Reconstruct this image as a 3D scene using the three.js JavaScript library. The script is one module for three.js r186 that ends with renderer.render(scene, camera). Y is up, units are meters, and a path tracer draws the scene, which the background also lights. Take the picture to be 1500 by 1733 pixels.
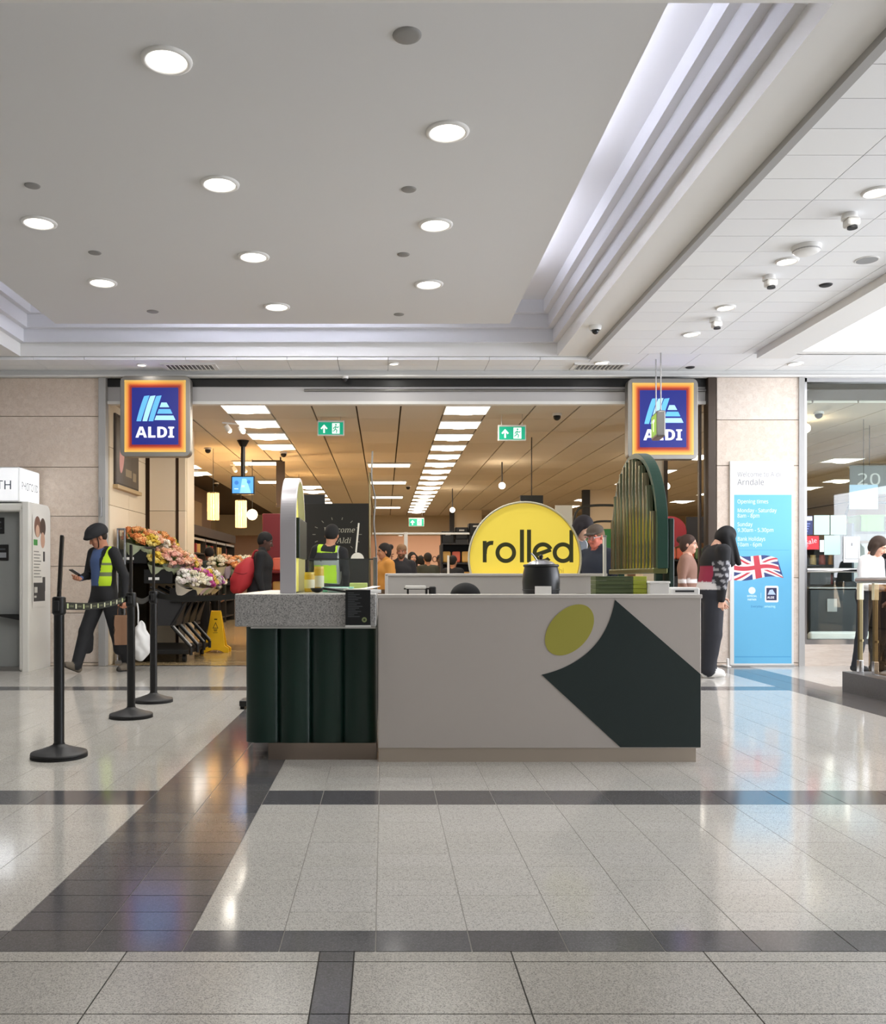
import * as THREE from 'three';
import { RoundedBoxGeometry } from 'three/addons/geometries/RoundedBoxGeometry.js';
import { RectAreaLightUniformsLib } from 'three/addons/lights/RectAreaLightUniformsLib.js';
import { mergeGeometries, mergeVertices } from 'three/addons/utils/BufferGeometryUtils.js';

// ---------------------------------------------------------------- camera, sky, light, exposure
const scene = new THREE.Scene();
const EYE = 1.1;
const camera = new THREE.PerspectiveCamera(2 * Math.atan(866.5 / 1500) * 180 / Math.PI, 1500 / 1733, 0.05, 200);
camera.position.set(0, EYE, 0);
camera.lookAt(0, EYE, -10);
camera.setViewOffset(1500, 1733, 100, -111.5, 1500, 1733);
camera.updateProjectionMatrix();
scene.add(camera);
const renderer = new THREE.WebGLRenderer({ antialias: true });
renderer.toneMapping = THREE.LinearToneMapping;
renderer.toneMappingExposure = 2.2;
renderer.shadowMap.enabled = true;
scene.background = new THREE.Color(0.80, 0.88, 1.0);
RectAreaLightUniformsLib.init();
const SKYLIGHT = 1.55, SIDE_WINDOW = 4.1, DOWNLIGHT = 84, SHOP_PANEL = 4.6, COVE = 24;
function areaLight(w, h, color, intensity, pos, target) {
  const l = new THREE.RectAreaLight(color, intensity, w, h);
  l.position.set(...pos); l.lookAt(...target); scene.add(l); l.name = 'area_light';
  return l;
}
areaLight(3.9, 6.6, 0xf2f5ff, SKYLIGHT, [6.7, 4.92, -6.7], [6.7, 0, -6.7]);         // under the skylight glazing
areaLight(10, 2.7, 0xf2f5ff, SIDE_WINDOW, [10.9, 1.75, -5.8], [0, 1.75, -5.8]);      // inside the glazed side of the mall

// ---------------------------------------------------------------- helpers
let seed = 20240611;
function rnd() { seed = (seed + 0x6D2B79F5) | 0; let t = Math.imul(seed ^ (seed >>> 15), 1 | seed); t = (t + Math.imul(t ^ (t >>> 7), 61 | t)) ^ t; return ((t ^ (t >>> 14)) >>> 0) / 4294967296; }
const rr = (a, b) => a + (b - a) * rnd();
const pick = a => a[Math.floor(rnd() * a.length)];
const DEG = Math.PI / 180;
const V = (x, y, z) => new THREE.Vector3(x, y, z);
// a place in the hall from its bearing in the photograph (1500 x 1733) and its distance d in metres
const PX = (px, d) => (px - 650) / 1500 * d;
const PY = (py, d) => EYE - (py - 978) / 1500 * d;
const used = new Map();
function numbered(n) { const c = used.get(n) || 0; used.set(n, c + 1); return c ? `${n}_${String(c).padStart(3, '0')}` : n; }
function shade(o) { o.castShadow = true; o.receiveShadow = true; return o; }
function tag(o, label, category, group) { o.userData.label = label; o.userData.category = category; if (group) o.userData.group = group; return o; }
function thing(name, label, category, pos = [0, 0, 0], turn = 0, group) {
  const o = new THREE.Group(); o.name = numbered(name); o.position.set(...pos); o.rotation.y = turn; scene.add(o);
  return tag(o, label, category, group);
}
function part(name, geo, m, parent, pos, label) {
  const o = shade(new THREE.Mesh(geo, m)); o.name = name; if (pos) o.position.set(...pos); if (label) o.userData.label = label;
  (parent || scene).add(o); return o;
}
function single(name, geo, m, label, category, pos, group) {
  const o = part(numbered(name), geo, m, scene, pos); return tag(o, label, category, group);
}
function structure(name, geo, m, pos) {
  let o;
  if (geo) o = part(numbered(name), geo, m, scene, pos); else { o = new THREE.Group(); o.name = numbered(name); if (pos) o.position.set(...pos); scene.add(o); }
  o.userData.kind = 'structure'; return o;
}
function copyOf(o, pos, turn, label) {
  const c = o.clone(); c.name = numbered(o.name.replace(/_\d{3}$/, '')); c.userData = { ...o.userData }; c.position.set(...pos);
  if (turn !== undefined) c.rotation.y = turn; if (label) c.userData.label = label; scene.add(c); return c;
}
// geometry
const box = (w, h, d, x = 0, y = 0, z = 0) => new THREE.BoxGeometry(w, h, d).translate(x, y, z);
const rbox = (w, h, d, r = 0.01, x = 0, y = 0, z = 0, s = 2) => new RoundedBoxGeometry(w, h, d, s, Math.min(r, w / 2.01, h / 2.01, d / 2.01)).translate(x, y, z);
const span = (x0, x1, y0, y1, z0, z1) => box(Math.abs(x1 - x0), Math.abs(y1 - y0), Math.abs(z1 - z0), (x0 + x1) / 2, (y0 + y1) / 2, (z0 + z1) / 2);
const cyl = (r0, r1, h, x = 0, y = 0, z = 0, n = 24) => new THREE.CylinderGeometry(r0, r1, h, n).translate(x, y, z);
const lathe = (pts, n = 28) => new THREE.LatheGeometry(pts.map(p => new THREE.Vector2(p[0], p[1])), n);
const tube = (pts, r, seg = 24, rad = 8, closed = false) => new THREE.TubeGeometry(new THREE.CatmullRomCurve3(pts.map(p => V(...p)), closed, 'centripetal'), seg, r, rad, closed);
function merge(list) { return mergeGeometries(list.map(g => { const h = g.index ? g.toNonIndexed() : g; for (const k of Object.keys(h.attributes)) if (!['position', 'normal', 'uv'].includes(k)) h.deleteAttribute(k); return h; })); }
const bar = (a, b, r, n = 8) => { const A = V(...a), B = V(...b), L = A.distanceTo(B); const g = new THREE.CylinderGeometry(r, r, L, n); g.applyQuaternion(new THREE.Quaternion().setFromUnitVectors(V(0, 1, 0), B.clone().sub(A).normalize())); return g.translate((A.x + B.x) / 2, (A.y + B.y) / 2, (A.z + B.z) / 2); };
function worldUV(g, ox = 0, oy = 0, scale = 1) { // box-mapped uv in metres
  const p = g.attributes.position, n = g.attributes.normal, uv = new Float32Array(p.count * 2);
  for (let i = 0; i < p.count; i++) {
    const ax = Math.abs(n.getX(i)), ay = Math.abs(n.getY(i)), az = Math.abs(n.getZ(i));
    let u, v; if (ay >= ax && ay >= az) { u = p.getX(i); v = p.getZ(i); } else if (ax >= az) { u = p.getZ(i); v = p.getY(i); } else { u = p.getX(i); v = p.getY(i); }
    uv[2 * i] = u * scale + ox; uv[2 * i + 1] = v * scale + oy;
  }
  g.setAttribute('uv', new THREE.BufferAttribute(uv, 2)); return g;
}
// textures
function dataTex(n, fn, metres = 1, srgb = true) {
  const a = new Uint8Array(n * n * 4);
  for (let y = 0; y < n; y++) for (let x = 0; x < n; x++) { const c = fn(x, y), i = 4 * (y * n + x); a[i] = c[0]; a[i + 1] = c[1]; a[i + 2] = c[2]; a[i + 3] = 255; }
  const t = new THREE.DataTexture(a, n, n); t.wrapS = t.wrapT = THREE.RepeatWrapping; t.magFilter = THREE.LinearFilter; t.minFilter = THREE.LinearMipmapLinearFilter; t.generateMipmaps = true;
  if (srgb) t.colorSpace = THREE.SRGBColorSpace; t.repeat.set(1 / metres, 1 / metres); t.needsUpdate = true; return t;
}
function grains(n, cell, tones, spread = 1) { // tileable jittered cells, each with its own tone
  const m = Math.floor(n / cell), px = [], py = [], tn = [];
  for (let i = 0; i < m * m; i++) { px.push(rnd()); py.push(rnd()); let r = rnd(), k = 0; while (k < tones.length - 1 && r > tones[k][0]) { r -= tones[k][0]; k++; } const j = (rnd() - .5) * 14 * spread; tn.push(tones[k][1].map(v => Math.max(0, Math.min(255, v + j)))); }
  return (x, y) => {
    const cx = Math.floor(x / cell), cy = Math.floor(y / cell); let best = 1e9, bi = 0;
    for (let dy = -1; dy <= 1; dy++) for (let dx = -1; dx <= 1; dx++) {
      const ix = (cx + dx + m) % m, iy = (cy + dy + m) % m, q = iy * m + ix;
      const X = (cx + dx + px[q]) * cell - x, Y = (cy + dy + py[q]) * cell - y, e = X * X + Y * Y; if (e < best) { best = e; bi = q; }
    }
    return tn[bi];
  };
}
function canvasTex(w, h, draw) {
  const c = document.createElement('canvas'); c.width = w; c.height = h; const g = c.getContext('2d'); draw(g, w, h);
  const t = new THREE.CanvasTexture(c); t.colorSpace = THREE.SRGBColorSpace; t.magFilter = THREE.LinearFilter; return t;
}
function roundRect(g, x, y, w, h, r) { g.beginPath(); g.moveTo(x + r, y); g.lineTo(x + w - r, y); g.quadraticCurveTo(x + w, y, x + w, y + r); g.lineTo(x + w, y + h - r); g.quadraticCurveTo(x + w, y + h, x + w - r, y + h); g.lineTo(x + r, y + h); g.quadraticCurveTo(x, y + h, x, y + h - r); g.lineTo(x, y + r); g.quadraticCurveTo(x, y, x + r, y); g.closePath(); }
// materials
const mat = (color, roughness = 0.7, more = {}) => new THREE.MeshStandardMaterial({ color, roughness, metalness: 0, ...more });
const metal = (color, roughness = 0.3) => new THREE.MeshStandardMaterial({ color, roughness, metalness: 1 });
const glow = (color, strength, base = 0xffffff) => new THREE.MeshStandardMaterial({ color: base, roughness: 0.5, emissive: color, emissiveIntensity: strength });
const pane = (color = 0xffffff, rough = 0) => new THREE.MeshPhysicalMaterial({ color, roughness: rough, transmission: 1, thickness: 0, ior: 1.5 });
const M = {
  white: mat(0xe6e5e2, 0.6), raft: mat(0xd8d8d8, 0.85), cornice: mat(0xdcdce0, 0.7), tile: mat(0xe2e3e3, 0.85), grid: mat(0x9a9b9b, 0.8),
  black: mat(0x0d0d0e, 0.45), rubber: mat(0x151516, 0.7), charcoal: mat(0x2a2a2c, 0.6), steel: metal(0xb9b9bb, 0.28), brushed: metal(0x8f8e8c, 0.4),
  bronze: mat(0x4a4038, 0.4, { metalness: 0.6 }), brass: metal(0x9c8f6c, 0.3), chrome: metal(0xe2e2e2, 0.12), greyTrim: mat(0xa9a8a6, 0.5),
  glass: pane(0xf6fbfa), greenGlass: pane(0xe4f1ec), brownGlass: pane(0xdccfbe), paper: mat(0xf0efec, 0.8), lime: mat(0xb9d83a, 0.7)
};
// ---------------------------------------------------------------- the floor
const terrLight = dataTex(1024, grains(1024, 3, [[.5, [200, 197, 191]], [.25, [184, 181, 175]], [.1, [156, 153, 148]], [.15, [210, 207, 201]]], .6), 1.05);
const terrCoarse = dataTex(1024, grains(1024, 3, [[.45, [178, 174, 166]], [.25, [158, 154, 147]], [.15, [128, 124, 118]], [.15, [192, 188, 181]]], .8), .95);
const darkStone = dataTex(512, grains(512, 3, [[.6, [100, 99, 100]], [.25, [92, 91, 92]], [.15, [110, 109, 111]]], .5), 0.6);
const floorMats = {
  light: [0xffffff, 0xfbfbfa, 0xfdfdfc].map(c => mat(c, 0.1, { map: terrLight })),
  large: [0xf4f3f0, 0xeeedea].map(c => mat(c, 0.28, { map: terrCoarse })),
  dark: [0xffffff, 0xe9e9ee, 0xf4f2f0].map(c => mat(c, 0.12, { map: darkStone })),
};
const floor = structure('floor');
part('screed', span(-9, 11.2, -0.3, -0.004, 6, -2.61), mat(0x4c4a47, 0.8), floor);
part('screed', span(-9, 11.2, -0.3, -0.003, -2.61, -11.1), mat(0xa8a49e, 0.7), floor);
{
  const T = 0.285, X0 = -0.595, all = [];
  const rows = [];
  const addRows = (d0, d1, n, type) => { for (let i = 0; i < n; i++) rows.push([d0 + (d1 - d0) * i / n, d0 + (d1 - d0) * (i + 1) / n, type]); };
  addRows(-5.38, 2.54, 26, 'large'); addRows(2.54, 2.61, 1, 'large'); addRows(2.61, 2.764, 1, 'dark'); addRows(2.764, 4.30, 10, 'light'); addRows(4.30, 4.583, 1, 'dark');
  addRows(4.583, 8.667, 27, 'light'); addRows(8.667, 8.967, 1, 'dark'); addRows(8.967, 11.08, 14, 'light');
  for (const [d0, d1, type] of rows) {
    if (type === 'large') {
      const xs = []; for (let k = -14; k <= 0; k++) xs.push(-0.757 + 0.566 * k); xs.push(-0.188, -0.087); for (let k = 0; k <= 18; k++) xs.push(0.374 + 0.566 * k);
      for (let i = 0; i + 1 < xs.length; i++) all.push([xs[i], xs[i + 1], d0, d1, i === 15 ? 'dark' : 'large', 0.0022]);
    } else for (let k = -29; k < 41; k++) {
      const dark = type === 'dark' || k === -1 || k === -2 || k === 16 || k === 17;
      all.push([X0 + T * k, X0 + T * (k + 1), d0, d1, dark ? 'dark' : 'light', dark ? 0.002 : 0.0013, dark ? 0.0016 : 0.0004]);
    }
  }
  const inView = t => { const d = (t[2] + t[3]) / 2, x = (t[0] + t[1]) / 2; if (d < 2.1) return 0; if (x < -0.4333 * d - 0.1 || x > 0.5667 * d + 0.1) return 0; if (d > 5.4 && x > -0.9 && x < 1.85) return 0; return (t[1] - t[0]) * (t[3] - t[2]) / (d * d * d); };
  const order = all.map(t => [inView(t), t]).sort((a, b) => b[0] - a[0]);
  const shared = new Map(), rest = { light: [], large: [], dark: [] };
  order.forEach(([a, t], i) => {
    const w = t[1] - t[0] - 2 * t[5], l = t[3] - t[2] - 2 * (t[6] ?? t[5]), cx = (t[0] + t[1]) / 2, cz = -(t[2] + t[3]) / 2;
    if (i < 298 && a > 0) {
      const v = Math.floor(rnd() * 6), key = `${w.toFixed(4)}_${l.toFixed(4)}_${v}`;
      if (!shared.has(key)) shared.set(key, worldUV(box(w, 0.02, l, 0, -0.01, 0), rnd(), rnd()));
      part('tile', shared.get(key), pick(floorMats[t[4]]), floor, [cx, (rnd() - .5) * 0.0003, cz]);
    } else { const g = worldUV(box(w, 0.02, l, 0, -0.01, 0), rnd(), rnd()); g.translate(cx, 0, cz); rest[t[4]].push(g); }
  });
  for (const k of Object.keys(rest)) { const o = part('tile_field', merge(rest[k]), floorMats[k][0], floor); o.userData.kind = 'stuff'; }
}
// shop floor, wood-look planks
const plankTex = dataTex(512, (() => { const g = grains(512, 8, [[.5, [186, 164, 126]], [.3, [176, 153, 114]], [.2, [196, 175, 140]]], .6); return (x, y) => g((x + Math.sin(y * .05) * 3 + 512) % 512 | 0, (y / 10 | 0) * 8 % 512); })(), 1.0);
const shopFloor = structure('floor');
part('screed', span(-6, 14, -0.3, -0.012, -11.08, -34), mat(0x6b5a40, 0.8), shopFloor);
{
  const ms = [0xffffff, 0xf2ece4, 0xe9e2d8].map(c => mat(c, 0.16, { map: plankTex })), near = [], far = [];
  for (let k = 0; k < 115; k++) { const d = 11.08 + k * 0.2, off = (k % 3) * 0.4; for (let x = -6 + off; x < 13.9; x += 1.2) { const g = [x, d]; (x > -3.7 && x < -1.2 && d < 20 ? near : far).push(g); } }
  const gs = [0, 1, 2, 3].map(() => worldUV(box(1.196, 0.02, 0.197, 0, -0.01, 0), rnd(), rnd()));
  for (const [x, d] of near) part('plank', pick(gs), pick(ms), shopFloor, [x + .6, 0, -d - .1]);
  const o = part('plank_field', merge(far.map(([x, d]) => gs[0].clone().translate(x + .6, 0, -d - .1))), ms[0], shopFloor); o.userData.kind = 'stuff';
}
structure('trim_1', span(-3.45, 4.14, 0, 0.004, -11.02, -11.12), M.steel);  // threshold strip

// ---------------------------------------------------------------- hall ceiling
const RAFT = 3.91, SOFFIT = 3.72, TILE = 3.68, UPPER = 4.33;
const RX0 = -4.3, RX1 = 2.05, RD0 = 4.04, RD1 = 10.48;             // mouth of the recess
const ceiling = structure('ceiling');
part('soffit_near', span(-9, 4.3, SOFFIT, SOFFIT + 1.3, 6, -RD0), M.white, ceiling);
part('soffit_side', span(-9, RX0, SOFFIT, SOFFIT + 1.3, -RD0, -RD1), M.white, ceiling);
part('soffit_beam', span(RX1, 2.39, SOFFIT, SOFFIT + 1.3, -RD0, -RD1), M.white, ceiling);
part('soffit_far', span(-9, 4.3, SOFFIT, SOFFIT + 1.3, -RD1, -11.4), M.white, ceiling);
part('deck', span(2.39, 4.3, SOFFIT, SOFFIT + 1.3, -RD0, -RD1), M.grid, ceiling);
part('upper_slab', span(RX0, RX1, UPPER, UPPER + 0.6, -RD0, -RD1), M.cornice, ceiling);
part('edge_strip', span(2.39, 2.45, TILE - 0.005, SOFFIT, 6, -10.4), M.greyTrim, ceiling);
// stepped cornice of the recess: four steps, each a frame of mitred profiles
for (let s = 1; s < 4; s++) {
  const b = 0.066 * s, y0 = SOFFIT + 0.153 * s, y1 = UPPER, t = 0.066;
  const x0 = RX0 + b - t, x1 = RX1 - b + t, d0 = RD0 + b - t, d1 = RD1 - b + t;
  for (const g of [span(x1 - t, x1, y0, y1, -d0, -d1), span(x0, x0 + t, y0, y1, -d0, -d1), span(x0, x1, y0, y1, -d1, -d1 + t), span(x0, x1, y0, y1, -d0 - t, -d0)]) part('cornice_step', g, M.cornice, ceiling);
}
const raft = structure('ceiling_raft');
part('raft_panel', span(-3.63, 1.39, RAFT, RAFT + 0.1, -4.2, -9.8), M.raft, raft);
part('raft_edge', span(-3.63, 1.39, RAFT + 0.1, RAFT + 0.14, -4.2, -9.8), M.white, raft);
for (const [x, d] of [[-2.5, 5], [0.4, 5], [-2.5, 9], [0.4, 9]]) part('hanger', cyl(0.02, 0.02, UPPER - RAFT - 0.14, x, (UPPER + RAFT + 0.14) / 2, -d, 8), M.steel, raft);
// cove lamps lying on the edge of the raft
const coveGlow = glow(0xeef1ff, 1.4);
function coveLamp(x0, x1, d0, d1, label) {
  const t = thing('cove_light', label, 'light', [(x0 + x1) / 2, RAFT + 0.14, -(d0 + d1) / 2], 0, 'cove lights on the ceiling raft');
  const w = Math.abs(x1 - x0), l = Math.abs(d1 - d0);
  part('tray', box(w, 0.02, l, 0, 0.01, 0), M.white, t); part('lamp_tube', box(w * .7, 0.02, l * .98, 0, 0.03, 0), coveGlow, t);
  areaLight(Math.max(w * .7, .03), l * .98, 0xeef1ff, COVE, [(x0 + x1) / 2, RAFT + 0.185, -(d0 + d1) / 2], [(x0 + x1) / 2, RAFT + 5, -(d0 + d1) / 2]);
}
coveLamp(1.22, 1.28, 4.3, 6.85, 'hidden cove light along the right raft edge nearest the viewer');
coveLamp(1.22, 1.28, 7.3, 9.15, 'hidden cove light along the right raft edge nearest the shop');
coveLamp(-3.52, -3.46, 4.5, 9.3, 'hidden cove light along the left raft edge');
coveLamp(-3.2, 0.9, 9.6, 9.66, 'hidden cove light along the raft edge facing the shop');
// tiled parts of the ceiling
{
  const tg = new Map(), tms = [0xeceded, 0xeaebec, 0xedeeee].map(c => mat(c, 0.85));
  const tile = (x0, x1, d0, d1) => { const w = x1 - x0 - 0.006, l = d1 - d0 - 0.006, k = w.toFixed(3) + l.toFixed(3); if (!tg.has(k)) tg.set(k, box(w, 0.035, l, 0, 0.0175, 0)); part('ceiling_tile', tg.get(k), pick(tms), ceiling, [(x0 + x1) / 2, TILE, -(d0 + d1) / 2]); };
  for (let i = 0; i < 3; i++) for (let k = 0; k < 22; k++) { const a = 2.45 + 0.6 * i; tile(a + (i ? -.12 : 0), a + 0.48, 3.17 + 0.32 * k, 3.49 + 0.32 * k); if (i === 2) tile(4.13, 4.25, 3.17 + 0.32 * k, 3.49 + 0.32 * k); }
  for (let x = -6.55; x < 8.0; x += 0.6) tile(x, x + 0.6, x > 2.4 ? 10.21 : RD1 + 0.01, 10.77), tile(x, x + 0.6, 10.77, 11.08);
}
part('margin_trim', span(-9, 11, 3.60, TILE + 0.02, -11.06, -11.1), M.white, ceiling);
part('margin_soffit', span(-9, 11, 3.60, 3.62, -11.0, -11.1), M.white, ceiling);
// skylight beside the kiosk
const sky = structure('skylight');
part('downstand', span(4.25, 4.62, 3.60, SOFFIT + 1.2, 6, -10.1), M.white, sky);
part('kerb', span(4.62, 8.8, 3.68, 5.0, -10.1, -10.25), M.white, sky);
part('kerb', span(8.75, 8.9, 3.68, 5.0, -3.2, -10.1), M.white, sky);
part('kerb', span(4.62, 8.8, 3.68, 5.0, -3.2, -3.35), M.white, sky);
part('glazing', span(4.6, 8.8, 4.98, 5.02, -3.3, -10.2), glow(0xf4f7ff, 0.62), sky);
for (let k = 1; k < 4; k++) part('glazing_bar', span(4.62, 8.75, 4.94, 4.985, -3.3 - k * 1.7, -3.36 - k * 1.7), M.white, sky);
structure('ceiling_right', span(8.9, 11.2, 3.7, 4.9, 6, -11.1), M.white);
structure('ceiling_right', span(4.62, 8.9, 3.7, 4.9, 6, -3.2), M.white);
structure('ceiling_right', span(4.3, 8.9, 3.72, 5.0, -10.25, -11.4), M.white);

// ---------------------------------------------------------------- hall walls
const stoneTex = dataTex(512, (() => { const a = grains(512, 16, [[.5, [220, 207, 195]], [.3, [217, 203, 190]], [.2, [223, 211, 199]]], .25), b = grains(512, 4, [[.7, [0, 0, 0]], [.3, [7, 7, 7]]], 0); return (x, y) => { const p = a(x, y), q = b(x, y); return p.map((v, i) => v - q[i]); }; })(), 1.4);
const stoneMats = [0xffffff, 0xf6f1ec, 0xfbf7f2].map(c => mat(c, 0.45, { map: stoneTex }));
const wallFront = structure('wall_front');
part('blockwork', span(-9, -3.5, 0, 5, -11.13, -11.5), M.white, wallFront);
function stonePanel(x0, x1, y0, y1, d0, d1, parent, m) { return part('stone_panel', worldUV(rbox(x1 - x0 - 0.006, y1 - y0 - 0.006, d1 - d0, 0.004, (x0 + x1) / 2, (y0 + y1) / 2, -(d0 + d1) / 2, 1), rnd(), rnd()), m || pick(stoneMats), parent); }
{
  const ys = [0, 0.04, 0.66, 1.245, 1.87, 2.485, 3.12, 3.6];
  for (let i = 0; i + 1 < ys.length; i++) for (const [a, b] of [[-7.2, -6.0], [-6.0, -4.805], [-4.805, -3.56]]) stonePanel(a, b, ys[i], ys[i + 1], 11.08, 11.13, wallFront);
}
structure('trim_2', rbox(0.09, 3.6, 0.12, 0.006, -3.515, 1.8, -11.1), M.greyTrim);
part('pilaster_core', span(4.17, 5.17, 0, 5, -11.12, -11.5), M.white, wallFront);
for (const [a, b] of [[0, 0.04], [0.04, 1.1], [1.1, 2.5], [2.5, 3.07], [3.07, 3.6]]) stonePanel(4.15, 5.18, a, b, 11.05, 11.12, wallFront);
part('header', span(-3.5, 4.2, 3.33, 5, -11.2, -11.5), M.white, wallFront);
part('shutter_slot', span(-3.47, 4.15, 3.50, 3.6, -11.12, -11.2), M.black, wallFront);
part('header_fascia', span(-3.47, 4.15, 3.315, 3.50, -11.14, -11.2), mat(0xc2c0c0, .5), wallFront);
part('header_lip', span(-3.47, 4.15, 3.28, 3.318, -11.12, -11.22), M.white, wallFront);
part('track_rail', bar([-1.0, 3.455, -11.125], [4.1, 3.455, -11.125], 0.018), M.brushed, wallFront);
part('plinth', span(5.18, 9.2, 0, 0.27, -11.06, -11.4), stoneMats[0], wallFront);
part('above_glazing', span(5.18, 9.2, 3.6, 5, -11.12, -11.4), M.white, wallFront);
part('end_pier', span(9.2, 11.2, 0, 5, -11.06, -11.4), stoneMats[1], wallFront);
structure('door_1', merge([rbox(0.1, 3.6, 0.16, 0.006, 4.09, 1.8, -11.12), rbox(0.03, 3.3, 0.06, 0.004, 3.99, 1.65, -11.2)]), M.bronze);
structure('trim_3', span(5.17, 5.24, 0, 3.6, -11.03, -11.1), M.greyTrim);
// shop window to the right of the pilaster
const win = structure('window_1');
part('window_frame', merge([span(5.24, 5.29, 0.27, 3.6, -11.08, -11.18), span(5.24, 9.2, 0.27, 0.33, -11.06, -11.2), span(5.24, 9.2, 3.55, 3.6, -11.08, -11.18), span(7.2, 7.26, 0.33, 3.55, -11.1, -11.16)]), M.steel, win);
part('glass_pane', span(5.29, 7.2, 0.33, 3.55, -11.125, -11.131), M.glass, win);
part('glass_pane', span(7.26, 9.2, 0.33, 3.55, -11.125, -11.131), M.glass, win);
part('window_bar', bar([5.29, 1.195, -11.09], [9.2, 1.195, -11.09], 0.028, 12), M.chrome, win);
// sides and back of the hall, out of view
const plaster = mat(0xdcd9d4, 0.8);
structure('wall_left', span(-9.3, -9, 0, 5, 6, -11.4), plaster);
structure('wall_back', span(-9.3, 11.5, 0, 5, 6, 6.3), mat(0xcfcbc5, 0.8));
const wr = structure('wall_right');
part('dado', span(11, 11.3, 0, 0.35, 6, -11.4), plaster, wr); part('head', span(11, 11.3, 3.2, 5, 6, -11.4), plaster, wr);
for (const d of [1.6, 5.6, 9.2, 10.9]) part('pier', span(11, 11.3, 0.35, 3.2, -d, -d - 0.5), plaster, wr);
part('glass_pane', span(11.14, 11.15, 0.35, 3.2, -0.8, -11.4), M.glass, wr);
part('infill', span(11, 11.3, 0.35, 3.2, 6, -0.8), plaster, wr);
structure('roof', span(-9.3, 11.5, 5.02, 5.2, 6.3, -11.5), M.white);

// ---------------------------------------------------------------- the shop behind
const SHOPC = 3.32;
const shopWall = mat(0xd6c3a0, 0.75), wood = mat(0x7a5a3c, 0.6);
const shopCeiling = structure('ceiling_shop');
part('deck', span(-6, 14, SHOPC + 0.03, SHOPC + 0.4, -11.22, -34), mat(0x4c3f30, 0.9), shopCeiling);
{
  const ms = [0xcdc3b4, 0xc8beae, 0xd1c8ba].map(c => mat(c, 0.85)), W = 0.58, L = 1.12, g = box(W - 0.022, 0.03, L - 0.006, 0, 0.015, 0), far = [];
  for (let i = -8; i < 23; i++) for (let k = 0; k < 20; k++) {
    const x = 1.09 + (i - 1) * W + W, d = 11.24 + L * k; if (x < -5.6 || x > 13.6) continue;
    const px = 650 + x / (d + .5) * 1500; if (k < 9 && px > 150 && px < 1560) part('ceiling_panel', g, pick(ms), shopCeiling, [x, SHOPC, -d - L / 2]); else far.push(g.clone().translate(x, SHOPC, -d - L / 2));
  }
  const o = part('panel_field', merge(far), ms[0], shopCeiling); o.userData.kind = 'stuff';
}
structure('wall_shop_left', span(-6.3, -6, 0, 3.6, -11.5, -34), shopWall);
structure('wall_shop_right', span(13.9, 14.2, 0, 3.6, -11.4, -34), shopWall);
structure('wall_shop_back', span(-6.3, 14.2, 0, 3.6, -33.6, -33.9), mat(0xdcb9a2, 0.7));
structure('wall_shop_front', span(9.2, 14.2, 0, 5, -11.4, -11.5), shopWall);
structure('bulkhead', span(-6, 14, 2.62, SHOPC + 0.03, -31.6, -31.9), mat(0xbfae92, 0.8));
// cream return wall and clad column at the left of the entrance
const creamMats = [0xddccb0, 0xd9c8ac, 0xe2d2b8].map(c => mat(c, 0.55));
const wl = structure('wall_entrance');
part('core', span(-6, -3.5, 0, SHOPC, -11.5, -12.9), shopWall, wl);
for (const [a, b] of [[0, 0.95], [0.95, 2.02], [2.02, 2.75], [2.75, SHOPC]]) for (const [p, q] of [[11.16, 12.0], [12.0, 12.84]]) part('cladding_panel', span(-3.5, -3.455, a + .003, b - .003, -p - .003, -q + .003), pick(creamMats), wl);
const col = structure('column_1');
part('core', span(-3.5, -2.9, 0, SHOPC, -12.9, -13.4), mat(0x4a3524, 0.6), col);
for (const [a, b] of [[-3.395, -3.03], [-2.975, -2.88]]) for (const [p, q] of [[0, 2.07], [2.07, SHOPC]]) part('cladding_panel', span(a, b, p + .003, q - .003, -12.84, -12.92), pick(creamMats), col);
part('cladding_panel', span(-2.9, -2.87, 0, SHOPC, -12.92, -13.4), creamMats[0], col);
const col2 = structure('column_2');
part('core', span(3.72, 4.02, 0, SHOPC, -12.7, -13.1), mat(0xcfc0aa, 0.6), col2);
part('cladding_panel', span(3.70, 4.0, 0, SHOPC, -12.66, -12.7), mat(0xd8c9b2, 0.55), col2);
part('corner_bead', span(4.0, 4.05, 0, SHOPC, -12.64, -12.72), M.bronze, col2);
const col3 = structure('column_3'); part('core', span(5.2, 6.15, 0, SHOPC, -22.4, -23.2), creamMats[1], col3); part('corner_bead', span(5.02, 5.2, 0, SHOPC, -22.35, -22.5), M.charcoal, col3);
const col4 = structure('column_4'); part('core', span(2.3, 3.2, 0, SHOPC, -29, -29.8), creamMats[1], col4); part('corner_bead', span(2.15, 2.3, 0, SHOPC, -28.95, -29.1), M.charcoal, col4);
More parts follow.
